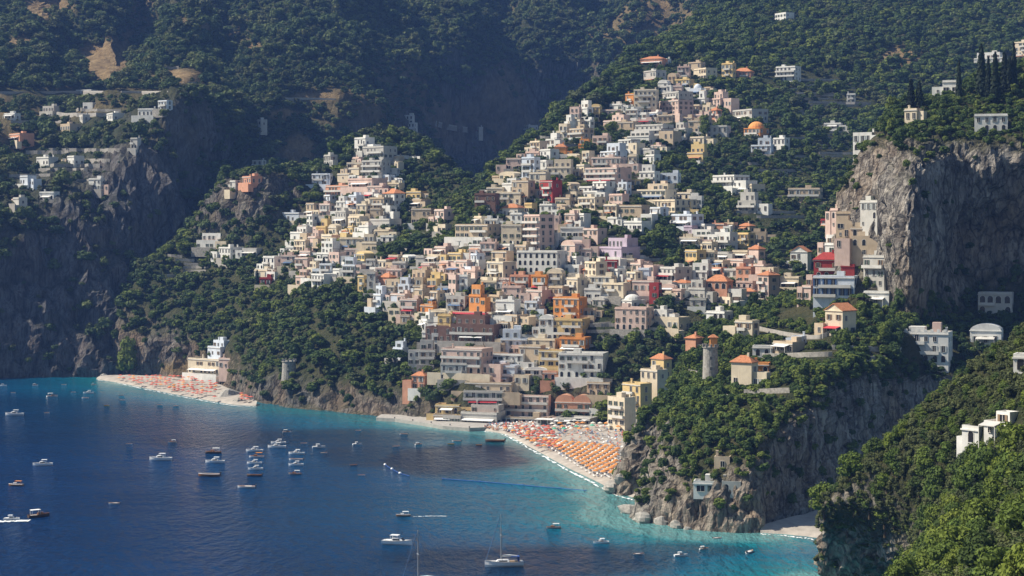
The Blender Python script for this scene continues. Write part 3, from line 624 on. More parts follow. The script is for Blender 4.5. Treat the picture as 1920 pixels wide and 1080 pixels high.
def house(u0, u1, vt, vb, col, roof='f', flags='', yaw=None, label=None, mark=None, cat='house', name=None, only=None, Y=None):
    rnd = random.Random(int(u0 * 7 + vt * 13))
    uc = (u0 + u1) / 2
    if Y is None:
        h = hit(uc, vb, only) or hit(uc, vb)
        if h is None: return None
        Y = h[0].y
        loc = Vector(h[0])
    loc = Vector(P(uc, vb, Y))
    s = FPX / Y
    if yaw is None: yaw = rnd.uniform(-24, -8) if (vb > 640 and 800 < uc < 1135) else rnd.uniform(-62, -14)
    a = R(yaw); ratio = .62 if 'D' not in flags else .95
    Wp = (u1 - u0) / s; w = Wp / (math.cos(a) + ratio * abs(math.sin(a))); d = max(4.5, w * ratio)
    H = (vb - vt) / s
    nm = name or {'h': 'tiled_house', 'g': 'tiled_house', 'd': 'domed_house', 'v': 'vaulted_house'}.get(roof, 'flat_roofed_house')
    # the outline is centred on the pixel column: shift for the part of the depth seen at the side
    side = d * abs(math.sin(a)) / 2 * (1 if a < 0 else -1)
    loc.x -= side * .8
    root = empty(nm, loc, a); wm = MW[col]
    tall = H / ST
    par = .8 if roof in ('f', 't', 'e') else 0.0
    rh = {'h': min(H * .3, w * .28), 'g': min(H * .35, w * .3), 'd': min(H * .38, w * .42), 'v': min(H * .32, w * .3)}.get(roof, 0)
    body = max(2.6, H - par - rh)
    split = ('u' in flags) or (roof in ('f', 't') and tall > 2.4 and 'n' not in flags and rnd.random() < .55)
    low = body * rnd.uniform(.5, .68) if split else body
    kinds = [rnd.choice('sgtwpa')] + [rnd.choice('sgtcp') for _ in range(3)]
    if 'a' in flags: kinds = ['a'] + kinds[1:]
    if 'A' in flags: kinds = ['a', 'a', 'a', 'a']
    if 'L' in flags: kinds = ['L', 'L', 's', 's']
    if 'B' in flags: kinds = ['b', 'b', 'b']
    walls(w, d, low, .8 if split else par, -1.6 if 'q' in flags else -7.0).build('wall', wm, root)
    rm = {'f': M['flat'], 't': M['terr'], 'e': M['green']}.get(roof, M['tile'])
    if col == 'R' and roof == 'h': rm = M['redtile']
    sgn = 1 if a < 0 else -1                                   # side face turned to the viewer
    facade(root, w, 0, low, 0, 0, kinds, rnd)
    if 'q' not in flags and rnd.random() < .7: facade(root, w, -ST, 0, 0, 0, [rnd.choice('asgk')], rnd, storeys=1, skip=.3)
    def side_windows(w_, d_, z0, z1, yoff):
        x = sgn * w_ / 2; k = kinds
        n = max(1, round((z1 - z0) / ST)); sh = (z1 - z0) / n; cols = max(1, int(d_ / 3.6))
        for j in range(n):
            for i in range(cols):
                if rnd.random() < .25: continue
                add('window', WIN['s' if k[0] in 'Law' else k[min(j, len(k) - 1)]], root, (x, yoff + d_ * (i + .5) / cols, z0 + j * sh + .8), R(90) * sgn)
    if abs(yaw) > 8: side_windows(w, d, 0, low, 0)
    top_w, top_d, top_y, top_z = w, d, 0, low
    if split:
        fl = MB(); fl.quad((-w / 2 + .3, .3, low), (w / 2 - .3, .3, low), (w / 2 - .3, d - .3, low), (-w / 2 + .3, d - .3, low)); fl.build('terrace', M['terr'] if rnd.random() < .5 else M['flat'], root)
        top_w = w * rnd.uniform(.62, .86); top_d = d * .6; top_y = d * .34; top_z = body
        mbx = walls(top_w, top_d, body, par, low - .3)
        up = mbx.build('upper_floor', wm, root, (rnd.choice((-1, 1)) * (w - top_w) * .35, top_y, 0))
        facade(up, top_w, low, body, 0, 0, kinds[1:], rnd)
        rp = up
    else: rp = root
    # roof
    if roof in ('f', 't', 'e'):
        mb = MB(); mb.box(-top_w / 2 + .3, top_w / 2 - .3, .3, top_d - .3, top_z - .1, top_z + .04)
        rf = mb.build('roof', rm, rp)
        if top_w > 7 and rnd.random() < .6:
            bw = rnd.uniform(2.2, 3.6); bx = rnd.uniform(-.3, .3) * top_w; mb = MB(); mb.box(bx - bw / 2, bx + bw / 2, top_d * .45, top_d * .45 + 2.6, top_z + .04, top_z + 2.4)
            mb.build('stair_hut', wm, rf)
        if rnd.random() < .5:
            mb = MB(); bx = rnd.choice((-1, 1)) * top_w * .4; mb.box(bx - .35, bx + .35, top_d * .6, top_d * .6 + .7, top_z, top_z + 2.0); mb.box(bx - .45, bx + .45, top_d * .6 - .1, top_d * .6 + .8, top_z + 2.0, top_z + 2.25); mb.build('chimney', wm, rf)
    elif roof == 'h':
        rf = hip(top_w, top_d, rh).build('roof', rm, rp, (0, 0, top_z + .22))
        mb = MB(); mb.box(top_w * .2 - .35, top_w * .2 + .35, top_d * .4, top_d * .4 + .7, -.1, rh + .9); mb.build('chimney', wm, rf)
    elif roof == 'g':
        mb = MB(); mb.tri((-top_w / 2, 0, top_z), (top_w / 2, 0, top_z), (0, 0, top_z + rh)); mb.tri((top_w / 2, top_d, top_z), (-top_w / 2, top_d, top_z), (0, top_d, top_z + rh)); mb.build('gable_wall', wm, rp)
        gable(top_w, top_d, rh + .25).build('roof', rm, rp, (0, 0, top_z + .1))
    elif roof == 'd':
        mb = MB(); mb.box(-top_w / 2, top_w / 2, 0, top_d, top_z, top_z + .3); rf = mb.build('roof', wm, rp)
        dome(0, top_d / 2, min(top_w, top_d) * .46, rh).build('dome', wm, rf, (0, 0, top_z + .3))
    elif roof == 'v':
        k = max(1, int(top_w / 7)); vw = top_w / k
        for i in range(k): vault(vw, top_d, rh).build('vault', wm, rp, (-top_w / 2 + vw * (i + .5), 0, top_z))
    # lower side wing, staggered
    if 'n' not in flags and 'q' not in flags and Y < 1300 and rnd.random() < .62:
        sg = rnd.choice((-1, 1)); ww = w * rnd.uniform(.4, .75); wd = d * rnd.uniform(.6, .95); wh = body * rnd.uniform(.38, .62) if tall > 1.6 else body * rnd.uniform(.6, .8); yo = rnd.uniform(-.35, .25) * d
        wg = walls(ww, wd, wh, .7).build('wing', wm if rnd.random() < .6 else MW[rnd.choice('WCPT')], root, (sg * (w / 2 + ww / 2 - .4), yo, 0))
        fl = MB(); fl.box(-ww / 2 + .3, ww / 2 - .3, .3, wd - .3, wh - .1, wh + .03); fl.build('roof', M[rnd.choice(['flat', 'terr', 'flat'])], wg)
        facade(wg, ww, 0, wh, 0, 0, kinds[1:], rnd)
        if rnd.random() < .35:
            mb = MB()
            for bx in np.arange(-ww / 2 + .4, ww / 2, 1.4): mb.box(bx - .06, bx + .06, .4, wd * .7, wh + 2.3, wh + 2.42)
            for bx in (-ww / 2 + .4, ww / 2 - .4): mb.box(bx - .09, bx + .09, .4, .58, wh, wh + 2.3)
            mb.build('pergola', M['dwood'], wg)
    # balconies along storeys
    n = max(1, round(low / ST))
    if 'b' in flags or (n >= 2 and rnd.random() < .6):
        for j in range(1, n):
            bw = w * (.98 if 'b' in flags else rnd.uniform(.35, .8))
            add('balcony', balcony_mesh(bw, 1.6 if 'b' in flags else 1.2), root, ((w - bw) * rnd.uniform(-.5, .5), 0, low / n * j + .02))
    # cornice line
    if rnd.random() < .85:
        mb = MB(); mb.box(-w / 2 - .2, w / 2 + .2, -.3, .05, low - .22, low + .1); mb.build('cornice', M['frame'] if rnd.random() < .6 else wm, root)
    # awning / pergola on the terrace in front
    if 'p' in flags or rnd.random() < .22:
        pw = w * rnd.uniform(.5, .9); am = M[rnd.choice(['awn_w', 'awn_w', 'terr', 'awn_r', 'awn_b', 'frame'])] if 'p' not in flags else M['awn_w']
        mb = MB(); mb.quad((-pw / 2, -2.6, 2.5), (pw / 2, -2.6, 2.5), (pw / 2, -.05, 3.1), (-pw / 2, -.05, 3.1)); mb.quad((-pw / 2, -2.6, 2.35), (-pw / 2, -.05, 2.95), (pw / 2, -.05, 2.95), (pw / 2, -2.6, 2.35)); mb.quad((-pw / 2, -2.6, 2.35), (pw / 2, -2.6, 2.35), (pw / 2, -2.6, 2.5), (-pw / 2, -2.6, 2.5))
        aw = mb.build('awning', am, root)
        for sx in (-1, 1):
            mb = MB(); mb.box(sx * pw / 2 - .08, sx * pw / 2 + .08, -2.55, -2.4, -4, 2.36); mb.build('post', M['frame'], aw)
    # garden terrace wall in front
    if rnd.random() < .8 and 'q' not in flags and 770 < Y < 1300:
        gw = w * rnd.uniform(1.0, 1.6); gd = rnd.uniform(2.5, 5); mb = MB(); mb.box(-gw / 2, gw / 2, -gd, -.01, -5, -.15); mb.box(-gw / 2, gw / 2, -gd, -gd + .3, -.148, .75)
        mb.build('terrace', rnd.choice([wm, wm, MW['W'], MW['C'], M['conc'], M['stone']]), root)
    tag(root, label, cat)
    HOUSES.append(dict(o=root, u0=u0, u1=u1, vt=vt, vb=vb, Y=Y, d=d, w=w, col=col, roof=roof, n=max(1, round(body / ST)), label=label, mark=mark, uc=uc, vc=(vt + vb) / 2))
    return root

TABLE = '''
676 742 274 298 G f|grey stepped block at the top of the left village|grey stepped block
676 730 300 332 G f b
728 754 302 315 C f
727 748 315 334 W f
648 723 334 353 P f
604 690 347 369 S f b|long salmon row of balconied flats on the left village crest|long salmon row
605 630 365 384 B f
690 735 370 396 T f
667 695 382 404 C f
625 667 395 421 G f p
760 800 358 374 Y f b
770 806 373 390 T f
770 815 390 421 T f|beige block stepping down beside the dark ravine|beige stepped block
812 850 392 421 P f
648 700 405 426 C f
640 662 430 445 S h
700 738 430 446 C f
690 750 410 429 G f
614 640 420 441 C v
600 622 325 349 B f
605 632 290 311 G f
820 845 420 437 C f
430 450 338 358 G f
450 490 330 345 S f|orange-pink house on top of the rust-streaked cliff block|orange house on the cliff block
583 622 325 348 B f
519 575 398 416 B f b|long bluish villa under the trees right of the cliff block|long bluish villa
540 588 425 453 W u
565 590 420 434 W f
548 590 449 471 C f
365 422 437 466 W u|large white villa at the foot of the rust-streaked cliff block|white villa under the cliff block
405 455 463 486 W A
452 490 465 482 G f
490 530 480 506 W A
525 560 478 501 P f
473 520 505 521 C f
486 512 520 536 R f
580 628 513 537 W f b|white two-storey row house with small dark windows above the trees|white row house
552 582 505 536 P f
590 640 452 500 W u b
605 637 478 500 W f
640 675 482 521 B f b|bluish grey balconied block at the left village edge|bluish balconied block
671 690 516 547 Y f
688 707 510 552 G f
635 690 445 471 C f
645 680 465 482 P f
600 640 440 457 C f
560 590 470 487 P f
686 708 485 507 G f
708 742 513 537 S h
698 726 536 578 B u
735 765 490 507 G f
780 800 480 502 G f
750 812 506 541 T t|tan block under one long pale flat roof|long flat-roofed tan block
745 775 520 558 B f
774 800 520 562 T f
800 826 522 547 Y f
838 878 473 491 Y f|bright yellow house with a row of windows|bright yellow house
835 880 500 514 P f
840 866 515 552 P f
775 805 540 568 T f
805 832 545 572 T f
835 880 555 582 G f
850 940 420 447 T f n|long drab green-grey block on the hill's shoulder|long drab block
939 984 420 462 C f n|cream house with three square windows beside the tall pink hotel|cream square-windowed house
980 1036 402 470 P f b|tall pink hotel with stacked balconies and a gabled crest|tall pink hotel
1028 1052 404 441 P f
1030 1050 436 462 W f
1050 1101 425 447 W f b
878 910 445 477 W f
882 906 475 502 B f
920 962 470 494 T f
910 965 490 522 C f
967 1063 470 513 W f A @-24|long white hotel with rows of arched windows|white arched hotel
1050 1096 450 482 P v
1070 1091 480 500 W f
955 1000 515 542 S f
995 1032 515 548 O f
1025 1060 503 547 C v
1055 1100 520 552 C f
878 912 534 587 O u|narrow orange-and-tan tower house left of the square shadow|narrow orange tower house
860 881 515 550 W f
940 985 536 562 P f
985 1032 543 572 P f
928 975 562 594 W f
1118 1196 446 484 V t b|lilac palace with a terracotta roof terrace|lilac palace
1095 1136 490 528 C f
1132 1160 487 518 R f
1093 1122 500 522 S h
1145 1168 504 528 W f
1095 1132 540 563 W f
1130 1182 530 558 C f
1185 1236 525 548 P f
1218 1240 530 574 R f n|narrow coral-red house above the domed villa|narrow coral-red house
1225 1294 500 527 G f b|long grey house with one pale roof line above the gardens|long grey house
1284 1322 468 500 Y f
1288 1336 493 531 W u
1160 1208 553 580 W d D|white domed drum on top of the cream and pink villa|white dome
1152 1226 576 620 P f n a|cream and pink villa with tall windows above the wooded ravine|pink ravine villa
1225 1262 580 603 W f
1225 1292 594 617 C f
1290 1332 525 562 G f
1287 1314 628 658 S h
1297 1348 430 454 W t b|white house with an orange roof edge and a colonnade|white colonnaded house
1335 1363 418 436 S f
1340 1382 435 470 W f b
1380 1415 436 460 Y f|yellow cube house with two dark windows|yellow cube house
1404 1433 460 497 P h
1324 1374 516 562 S h L|salmon house with an orange roof and arched loggia|salmon loggia house
1380 1416 500 532 S t
1420 1460 508 562 P h D|pink villa with a pyramid roof beside the pergola|pyramid-roofed villa
1482 1522 462 506 W g|white house with a tilted orange roof below the red hall|white gabled house
1463 1506 518 541 C f p
1478 1546 352 381 T f b|tan terraced block among trees left of the tall cliff|tan block by the tall cliff
1614 1661 375 412 G e n|grey house with a green flat roof wedged against the tall cliff|green-roofed house
1560 1582 390 414 P f
1540 1563 410 432 R f n
1545 1577 440 478 W u
1568 1612 396 432 T f
1595 1642 425 444 T f
1595 1657 442 464 T f b
1590 1657 462 482 C f
1620 1673 478 522 G f b
1526 1582 474 526 R h n @-20|large dark red hall rising behind the white house|dark red hall
1578 1607 495 524 R f n @-20
1525 1614 517 574 B f B @-20|big white house with blue-shuttered windows below the red hall|blue-shuttered white house
1506 1528 515 563 P f
1620 1677 545 573 W f
1547 1604 570 628 C g D|cream gabled house with an orange roof hanging over the dark wood|cream gabled house
1324 1373 583 602 W f L
1378 1423 600 634 C f
1411 1453 648 670 W f a
1371 1421 668 728 C h|cream villa with a hipped orange roof on the promontory|orange-roofed villa
1413 1446 680 704 O f
1450 1506 640 662 T f
1485 1511 630 650 B f
1694 1792 622 682 W f a n @-22|white castle-like villa with battlements above the cove cliff|castle-like villa
1820 1886 607 648 W v q|white vaulted house at the upper edge of the near wood|white vaulted house
1905 1935 665 695 W f q
1806 1858 798 832 W f q D @-52
1796 1846 822 850 W f q D @-48
1846 1914 772 820 W u q D @-52|bright white cubic villa in the near wood|bright white cubic villa
1835 1906 548 592 G f L
1300 1352 902 926 W f n q @-12|low white house on a ledge of the cove headland|low white ledge house
1340 1373 856 880 T f n q @-15
1354 1393 908 924 G f n q @-12
1768 1802 150 176 W f
1828 1896 97 126 W f
1903 1932 78 112 C f
1828 1896 213 248 W f a|white arcaded house front just below the cypresses|white arcaded house below the cypresses
1698 1727 203 228 C f
870 972 716 736 T t n|long seafront block with an orange awning terrace on its roof|orange-terraced seafront block
868 950 732 764 G f b
862 946 760 798 G f p
920 992 663 690 W t|white hotel wing with a salmon roof terrace|white wing with salmon roof
912 974 685 720 B f b|bright bluish white hotel with an open colonnade above the seafront|bright colonnaded hotel
946 1042 740 784 P f b|pale pink and cream seafront hotel with two rows of windows|pale seafront hotel
1040 1118 740 786 S v b|coral seafront hotel with a barrel roof behind the beach|coral seafront hotel
946 1040 782 798 T f L b
1040 1120 784 798 G f L
815 868 758 778 Y t p
812 862 776 796 T f p
838 944 584 598 C t n b
1100 1150 716 742 T f
1046 1142 662 710 W f n|white blocky hotel above the hanging garden|white blocky hotel
825 922 653 702 P f b
825 882 680 714 G f
842 942 592 642 K t p b|long dark terrace restaurant with blue and red awnings|dark terrace restaurant
1010 1042 590 642 W v
1036 1100 557 604 O t a n @-30|top tier of the orange stepped hotel|orange hotel's top tier
1022 1106 597 640 Y t n L @-22|middle tier of the orange stepped hotel with a long terrace|orange hotel's middle tier
1048 1108 632 664 O f n @-24|lower tier of the orange stepped hotel with four dark windows|orange hotel's lower tier
938 992 618 664 B f a
988 1052 634 664 C f
788 814 585 618 W u
790 828 608 644 W f
785 818 638 686 G f b
772 802 698 730 S h
736 764 640 674 B f
750 772 590 608 T f
748 792 560 592 P f
385 432 638 668 B u|bluish white house on the slope above the far beach|bluish house over the far beach
345 442 672 702 C f p n|long cream bathing house along the back of the far beach|cream bathing house
408 446 671 692 P f
1200 1252 105 124 S h|coral and orange house at the very top of the town|coral house at the top
1240 1257 110 122 W f
1206 1247 132 157 G f
1270 1296 124 152 P f
1290 1322 116 137 T f
1300 1342 128 150 C f
1262 1302 148 167 Y f
1254 1282 160 177 P f
1188 1236 167 214 C f n|tall cream-yellow house standing over the upper town|tall cream-yellow house
1240 1296 172 194 G f
1235 1297 188 217 P f
1308 1328 170 200 W f
1325 1366 172 202 P f
1085 1111 188 222 W u|white house on the valley edge of the upper town|white valley-edge house
1068 1090 200 232 P f
1130 1182 215 242 P f
1173 1202 204 224 W f
1135 1202 228 252 T f
1066 1112 240 270 T b
1088 1114 224 246 W f
1175 1232 245 272 W f
1190 1262 233 264 G f b
1330 1352 202 224 S h
1353 1380 118 152 Y f
1375 1414 127 152 S h
1455 1502 124 152 W f b|white house with a columned front standing alone among terraces|white columned house
1374 1436 205 228 G f
1394 1442 228 262 O d D|orange rotunda with a shallow domed roof|orange rotunda
1408 1452 258 292 B f
1450 1480 258 282 W f
1545 1582 230 244 W f
1588 1606 175 194 W f
1308 1372 235 262 G f
1288 1327 270 304 Y f|small yellow house between dark trees below the upper town|small yellow house
977 1012 294 335 B f n|tall bluish white house at the corner of the ridge|tall bluish corner house
1008 1036 300 328 W f
1025 1077 298 338 C t
940 976 334 362 W u
958 1002 338 378 T f
889 936 362 408 K t n|dark brown palazzo at the edge of the valley|dark brown palazzo
928 986 360 384 C f
1010 1052 338 380 R f|rose-red house half hidden by dark trees|rose-red house
1040 1064 270 292 O h
1084 1112 260 288 O f
1110 1146 254 278 P f
1124 1174 268 303 B u
1108 1176 294 321 P f
1095 1182 314 347 P f b
1110 1152 340 362 W f b
1082 1134 369 394 C f|low cream house with a flat roof left of a dark garden|low cream house
1040 1077 370 387 T f
984 1005 380 400 Y f
1198 1237 308 348 W u b
1238 1277 324 352 B f
1193 1267 344 378 C t
1213 1302 374 398 C f
1218 1252 388 410 B f
1254 1302 378 407 Y u
1258 1317 401 427 B f
1158 1217 384 418 T t
1168 1220 414 433 W f
1336 1402 328 352 W f b
1368 1432 345 363 C f p
1383 1428 360 398 G f b
5 36 212 224 W f
70 112 198 222 G f
154 178 192 206 W f
194 234 212 226 W f b
257 293 203 219 W f
294 322 188 207 B f
140 180 168 178 W f
10 62 250 266 S f
244 262 258 280 G f
64 106 294 311 W f
121 157 292 309 W f
33 67 329 347 B f
164 197 334 357 W f
72 108 359 377 W f
20 50 370 384 G f
464 497 300 316 W f
474 500 224 236 G f
145 168 215 228 G f
108 150 232 246 T f
1453 1487 24 41 W f
752 782 215 247 W u
972 1007 235 250 G f
890 905 238 250 G f
1600 1645 248 268 W f
'''
for ln in TABLE.strip().split('\n'):
    parts = ln.split('|'); t = parts[0].split()
    fl = ''.join(x for x in t[6:])
    rf = t[5]
    if rf not in 'fthgdve': fl += rf; rf = 'f'
    if rf in 'u': rf = 'f'; fl += 'u'
    yw = None
    for x in t[6:]:
        if x[0] == '@': yw = float(x[1:]); fl = fl.replace(x, '')
    house(float(t[0]), float(t[1]), float(t[2]), float(t[3]), t[4], rf, fl, yw, parts[1] if len(parts) > 1 else None, parts[2] if len(parts) > 2 else None)
#==PART3B==

# pale yellow building stepping up beside the main beach
for (a, b, c, d, k, rf, lb, mk) in ((1138, 1190, 744, 800, 'C', 'f', 'lowest block of the pale yellow building stepping up behind the beach umbrellas', 'lowest yellow step'),
                                    (1166, 1220, 718, 772, 'Y', 'f', 'middle block of the pale yellow building stepping up beside the beach', 'middle yellow step'),
                                    (1200, 1250, 692, 745, 'C', 'f', 'upper block of the pale yellow building stepping up beside the beach', 'upper yellow step'),
                                    (1220, 1258, 664, 708, 'Y', 'h', 'yellow house with an orange roof topping the stepped building by the beach', 'yellow house topping the steps')):
    house(a, b, c, d, k, rf, 'n', -50, lb, mk, only=('town_hill',), Y=790 if a < 1160 else 800 + (a - 1138) * .3)
# filler houses where the town stands densest
def inpoly(x, y, poly):
    c = False; j = len(poly) - 1
    for i in range(len(poly)):
        (xi, yi), (xj, yj) = poly[i], poly[j]
        if (yi > y) != (yj > y) and x < (xj - xi) * (y - yi) / (yj - yi) + xi: c = not c
        j = i
    return c
TOWNP = [[(930, 345), (1060, 245), (1180, 185), (1300, 130), (1340, 180), (1330, 270), (1230, 300), (1310, 400), (1240, 430), (1090, 420), (1180, 500), (1280, 520), (1330, 570), (1240, 570), (1110, 590), (1120, 720), (830, 705), (790, 600), (690, 555), (700, 500), (830, 480), (900, 400)],
         [(680, 285), (745, 290), (740, 440), (680, 520), (600, 530), (540, 500), (545, 445), (620, 370)],
         [(1460, 520), (1530, 430), (1600, 400), (1660, 460), (1660, 540), (1560, 560)], [(1280, 420), (1430, 430), (1440, 560), (1290, 590)]]
GREENP = [[(1125, 425), (1290, 395), (1295, 490), (1210, 520), (1180, 440)], [(1235, 268), (1330, 268), (1335, 345), (1235, 325)], [(745, 365), (805, 365), (800, 480), (735, 480)], [(1105, 590), (1155, 600), (1155, 665), (1108, 665)], [(1050, 385), (1120, 395), (1110, 425), (1060, 420)], [(1100, 225), (1140, 225), (1130, 300), (1085, 300)], [(830, 490), (870, 450), (930, 450), (900, 500)]]
HB = [(h['u0'], h['u1'], h['vt'], h['vb']) for h in HOUSES]
rf_ = random.Random(21); tries = 0; made = 0
while tries < 9000 and made < 165:
    tries += 1
    pi = rf_.choices(range(4), [.72, .22, 0, .06])[0]; poly = TOWNP[pi]
    u = rf_.uniform(min(p[0] for p in poly), max(p[0] for p in poly)); v = rf_.uniform(min(p[1] for p in poly), max(p[1] for p in poly))
    if not inpoly(u, v, poly): continue
    if any(inpoly(u, v - 6, g) for g in GREENP): continue
    hh = hit(u, v, ('town_hill',))
    if hh is None: continue
    s = FPX / hh[0].y; wp = rf_.uniform(6, 13.5) * s; hp = rf_.choice([1.15, 1.3, 1.4, 2.0, 2.3, 2.7]) * ST * s
    box = (u - wp / 2, u + wp / 2, v - hp, v); ok = True
    for b in HB:
        ix = max(0, min(box[1], b[1]) - max(box[0], b[0])); iy = max(0, min(box[3], b[3]) - max(box[2], b[2]))
        if ix * iy > .30 * min(wp * hp, (b[1] - b[0]) * (b[3] - b[2])): ok = False; break
    if not ok: continue
    house(box[0], box[1], box[2], box[3], rf_.choices('CPWTGYSBOV', [26, 17, 22, 14, 6, 5, 4, 5, 1, 1])[0], rf_.choices('fthvd', [72, 15, 4, 7, 2])[0], '', only=('town_hill',))
    HB.append(box); made += 1

# ------------------------------------------------------------------ stone towers
def round_tower(u0, u1, vt, vb, label, room=True, only=None):
    h = hit((u0 + u1) / 2, vb, only); loc = h[0] if h else Vector(P((u0 + u1) / 2, vb, 900)); s = FPX / loc.y
    r = (u1 - u0) / s / 2; H = (vb - vt) / s
    t = empty('stone_tower', loc); mb = MB(); mb.cyl(0, 0, -3 if room else -1.5, H * .55, r * 1.12, r, 20, cap=False); mb.cyl(0, 0, H * .55, H, r, r * .97, 20)
    mb.build('shaft', M['stone'], t)
    mb = MB(); mb.cyl(0, 0, H + .01, H + .35, r * 1.08, r * 1.08, 20)
    for i in range(10):
        a = 2 * math.pi * (i + .5) / 10; c, sn = math.cos(a) * r * .98, math.sin(a) * r * .98; mb.box(c - .35, c + .35, sn - .35, sn + .35, H + .351, H + 1.3)
    mb.build('battlement', M['stone'], t)
    for z in (.35, .66): add('window', WIN['k'], t, (0, -r * (1.07 if z < .5 else 1.0), H * z))
    if room:
        mb = MB(); mb.box(-.1, r * .9, -r * .3, r * .5, H + .36, H + 3.4); rm = mb.build('lookout_room', MW['O'], t)
        hip(r, r * .8, 1.0).build('roof', M['tile'], rm, (r * .4, -r * .3, H + 3.6))
    tag(t, label, 'tower'); HOUSES.append(dict(o=t, u0=u0, u1=u1, vt=vt, vb=vb, Y=loc.y, d=r * 2, w=r * 2, col='G', roof='x', n=2, label=label, mark='stone watchtower on the promontory' if room else 'stone watchtower over the far beach', uc=(u0 + u1) / 2, vc=(vt + vb) / 2))
round_tower(1318, 1346, 652, 716, 'round grey stone watchtower with an orange lookout room on the promontory', True, ('promontory',))
round_tower(529, 555, 678, 708, 'squat grey stone watchtower in the trees over the sea cliff by the far beach', False, ('town_hill',))

# ------------------------------------------------------------------ labels for the houses that have none
def place_labels():
    marks = [h for h in HOUSES if h['mark']]
    used = {}
    rest = [h for h in HOUSES if not h['label']]
    roofw = {'f': 'flat-roofed', 't': 'terracotta-terraced', 'h': 'orange-tiled', 'g': 'gabled', 'd': 'domed', 'v': 'vaulted', 'e': 'green-roofed'}
    nw = {1: 'one-storey', 2: 'two-storey', 3: 'three-storey', 4: 'four-storey', 5: 'five-storey'}
    for h in rest:
        m = min(marks, key=lambda q: (q['uc'] - h['uc']) ** 2 + ((q['vc'] - h['vc']) * 1.3) ** 2)
        du, dv = h['uc'] - m['uc'], h['vc'] - m['vc']
        rel = ('right of' if du > 0 else 'left of') if abs(du) > abs(dv) * 1.2 else ('above' if dv < 0 else 'below')
        key = (h['col'], h['roof'], min(5, h['n']), m['mark'], rel); used.setdefault(key, []).append((du * du + dv * dv, h))
    for (c, r, n, mk, rel), L in used.items():
        L.sort(key=lambda q: q[0])
        for i, (_, h) in enumerate(L):
            o = ['', 'second ', 'third ', 'fourth ', 'fifth ', 'sixth ', 'seventh '][min(i, 6)]
            base = f"{CNAME[c]} {nw[n]} {roofw[r]} house {rel} the {mk}"
            if len(L) > 1: base = f"{CNAME[c]} {nw[n]} {roofw[r]} house, {o}nearest {rel} the {mk}" if i else f"{CNAME[c]} {nw[n]} {roofw[r]} house nearest {rel} the {mk}"
            h['label'] = base; h['o']['label'] = base
    for h in HOUSES:
        if h['roof'] != 'x': h['o']['group'] = 'houses of the hillside town'
place_labels()
for h in HOUSES:
    if h['mark'] == 'castle-like villa':          # battlements and a stair tower
        w_, d_ = h['w'], h['d']; top = (h['vb'] - h['vt']) / FPX * h['Y']
        for i in range(7):
            mb = MB(); x = -w_ / 2 + w_ * (i + .5) / 7; mb.box(x - .5, x + .5, -.02, .32, top - .02, top + .9); mb.build('merlon', MW['W'], h['o'])
        mb = MB(); mb.box(w_ * .12, w_ * .12 + 3, d_ * .3, d_ * .3 + 3, top - 1, top + 3.2); mb.build('stair_tower', MW['P'], h['o'])
        mb = MB(); mb.box(-w_ * .4, -w_ * .05, d_ * .3, d_ * .8, top - 1, top + 1.6); mb.build('upper_floor', MW['W'], h['o'])

# ------------------------------------------------------------------ terrace walls, roads, quay
def hillwall(parent, u0, u1, v0, v1, height, mat, name='terrace_wall', only=None, thick=.8, z_off=0.0, n=None, clear=True):
    n = n or max(4, int((u1 - u0) / 7)); pts = []
    for i in range(n + 1):
        f = i / n; h = hit(u0 + (u1 - u0) * f, v0 + (v1 - v0) * f, only)
        if h is not None: pts.append(h[0].copy())
    if len(pts) < 3: return None
    med = sorted(p.y for p in pts)[len(pts) // 2]; pts = [p for p in pts if abs(p.y - med) < 90]
    if len(pts) < 3: return None
    if clear and rw.random() < .3: WALLBOX.append((u0, u1, min(v0, v1) - (height + .3) / med * FPX, max(v0, v1) + 1, med + 3))
    zs = np.array([p.z for p in pts]); k = min(5, len(zs)); zs = np.convolve(np.pad(zs, k // 2, mode='edge'), np.ones(k) / k, 'valid')[:len(pts)]
    mb = MB()
    for i in range(len(pts) - 1):
        a, b = pts[i], pts[i + 1]; za, zb = zs[i] + z_off, zs[i + 1] + z_off
        f = [(a.x, a.y - .4, za - 3), (b.x, b.y - .4, zb - 3), (b.x, b.y - .4, zb + height), (a.x, a.y - .4, za + height)]
        g = [(x, y + thick, z) for x, y, z in f]
        mb.quad(f[0], f[1], f[2], f[3]); mb.quad(g[1], g[0], g[3], g[2]); mb.quad(f[3], f[2], g[2], g[3])
    mb.quad(*[(pts[0].x, y, z) for y, z in ((pts[0].y - .4, zs[0] - 3), (pts[0].y - .4, zs[0] + height), (pts[0].y - .4 + thick, zs[0] + height), (pts[0].y - .4 + thick, zs[0] - 3))])
    q = pts[-1]; zq = zs[-1]; mb.quad(*[(q.x, y, z) for y, z in ((q.y - .4, zq - 3), (q.y - .4 + thick, zq - 3), (q.y - .4 + thick, zq + height), (q.y - .4, zq + height))])
    return mb.build(name, mat, parent)
WALLBOX = []
HILL = SHEETS['town_hill']['o']; MTN = SHEETS['mountain']['o']; PROM = SHEETS['promontory']['o']; FORE = SHEETS['foreground_slope']['o']
rw = random.Random(3)
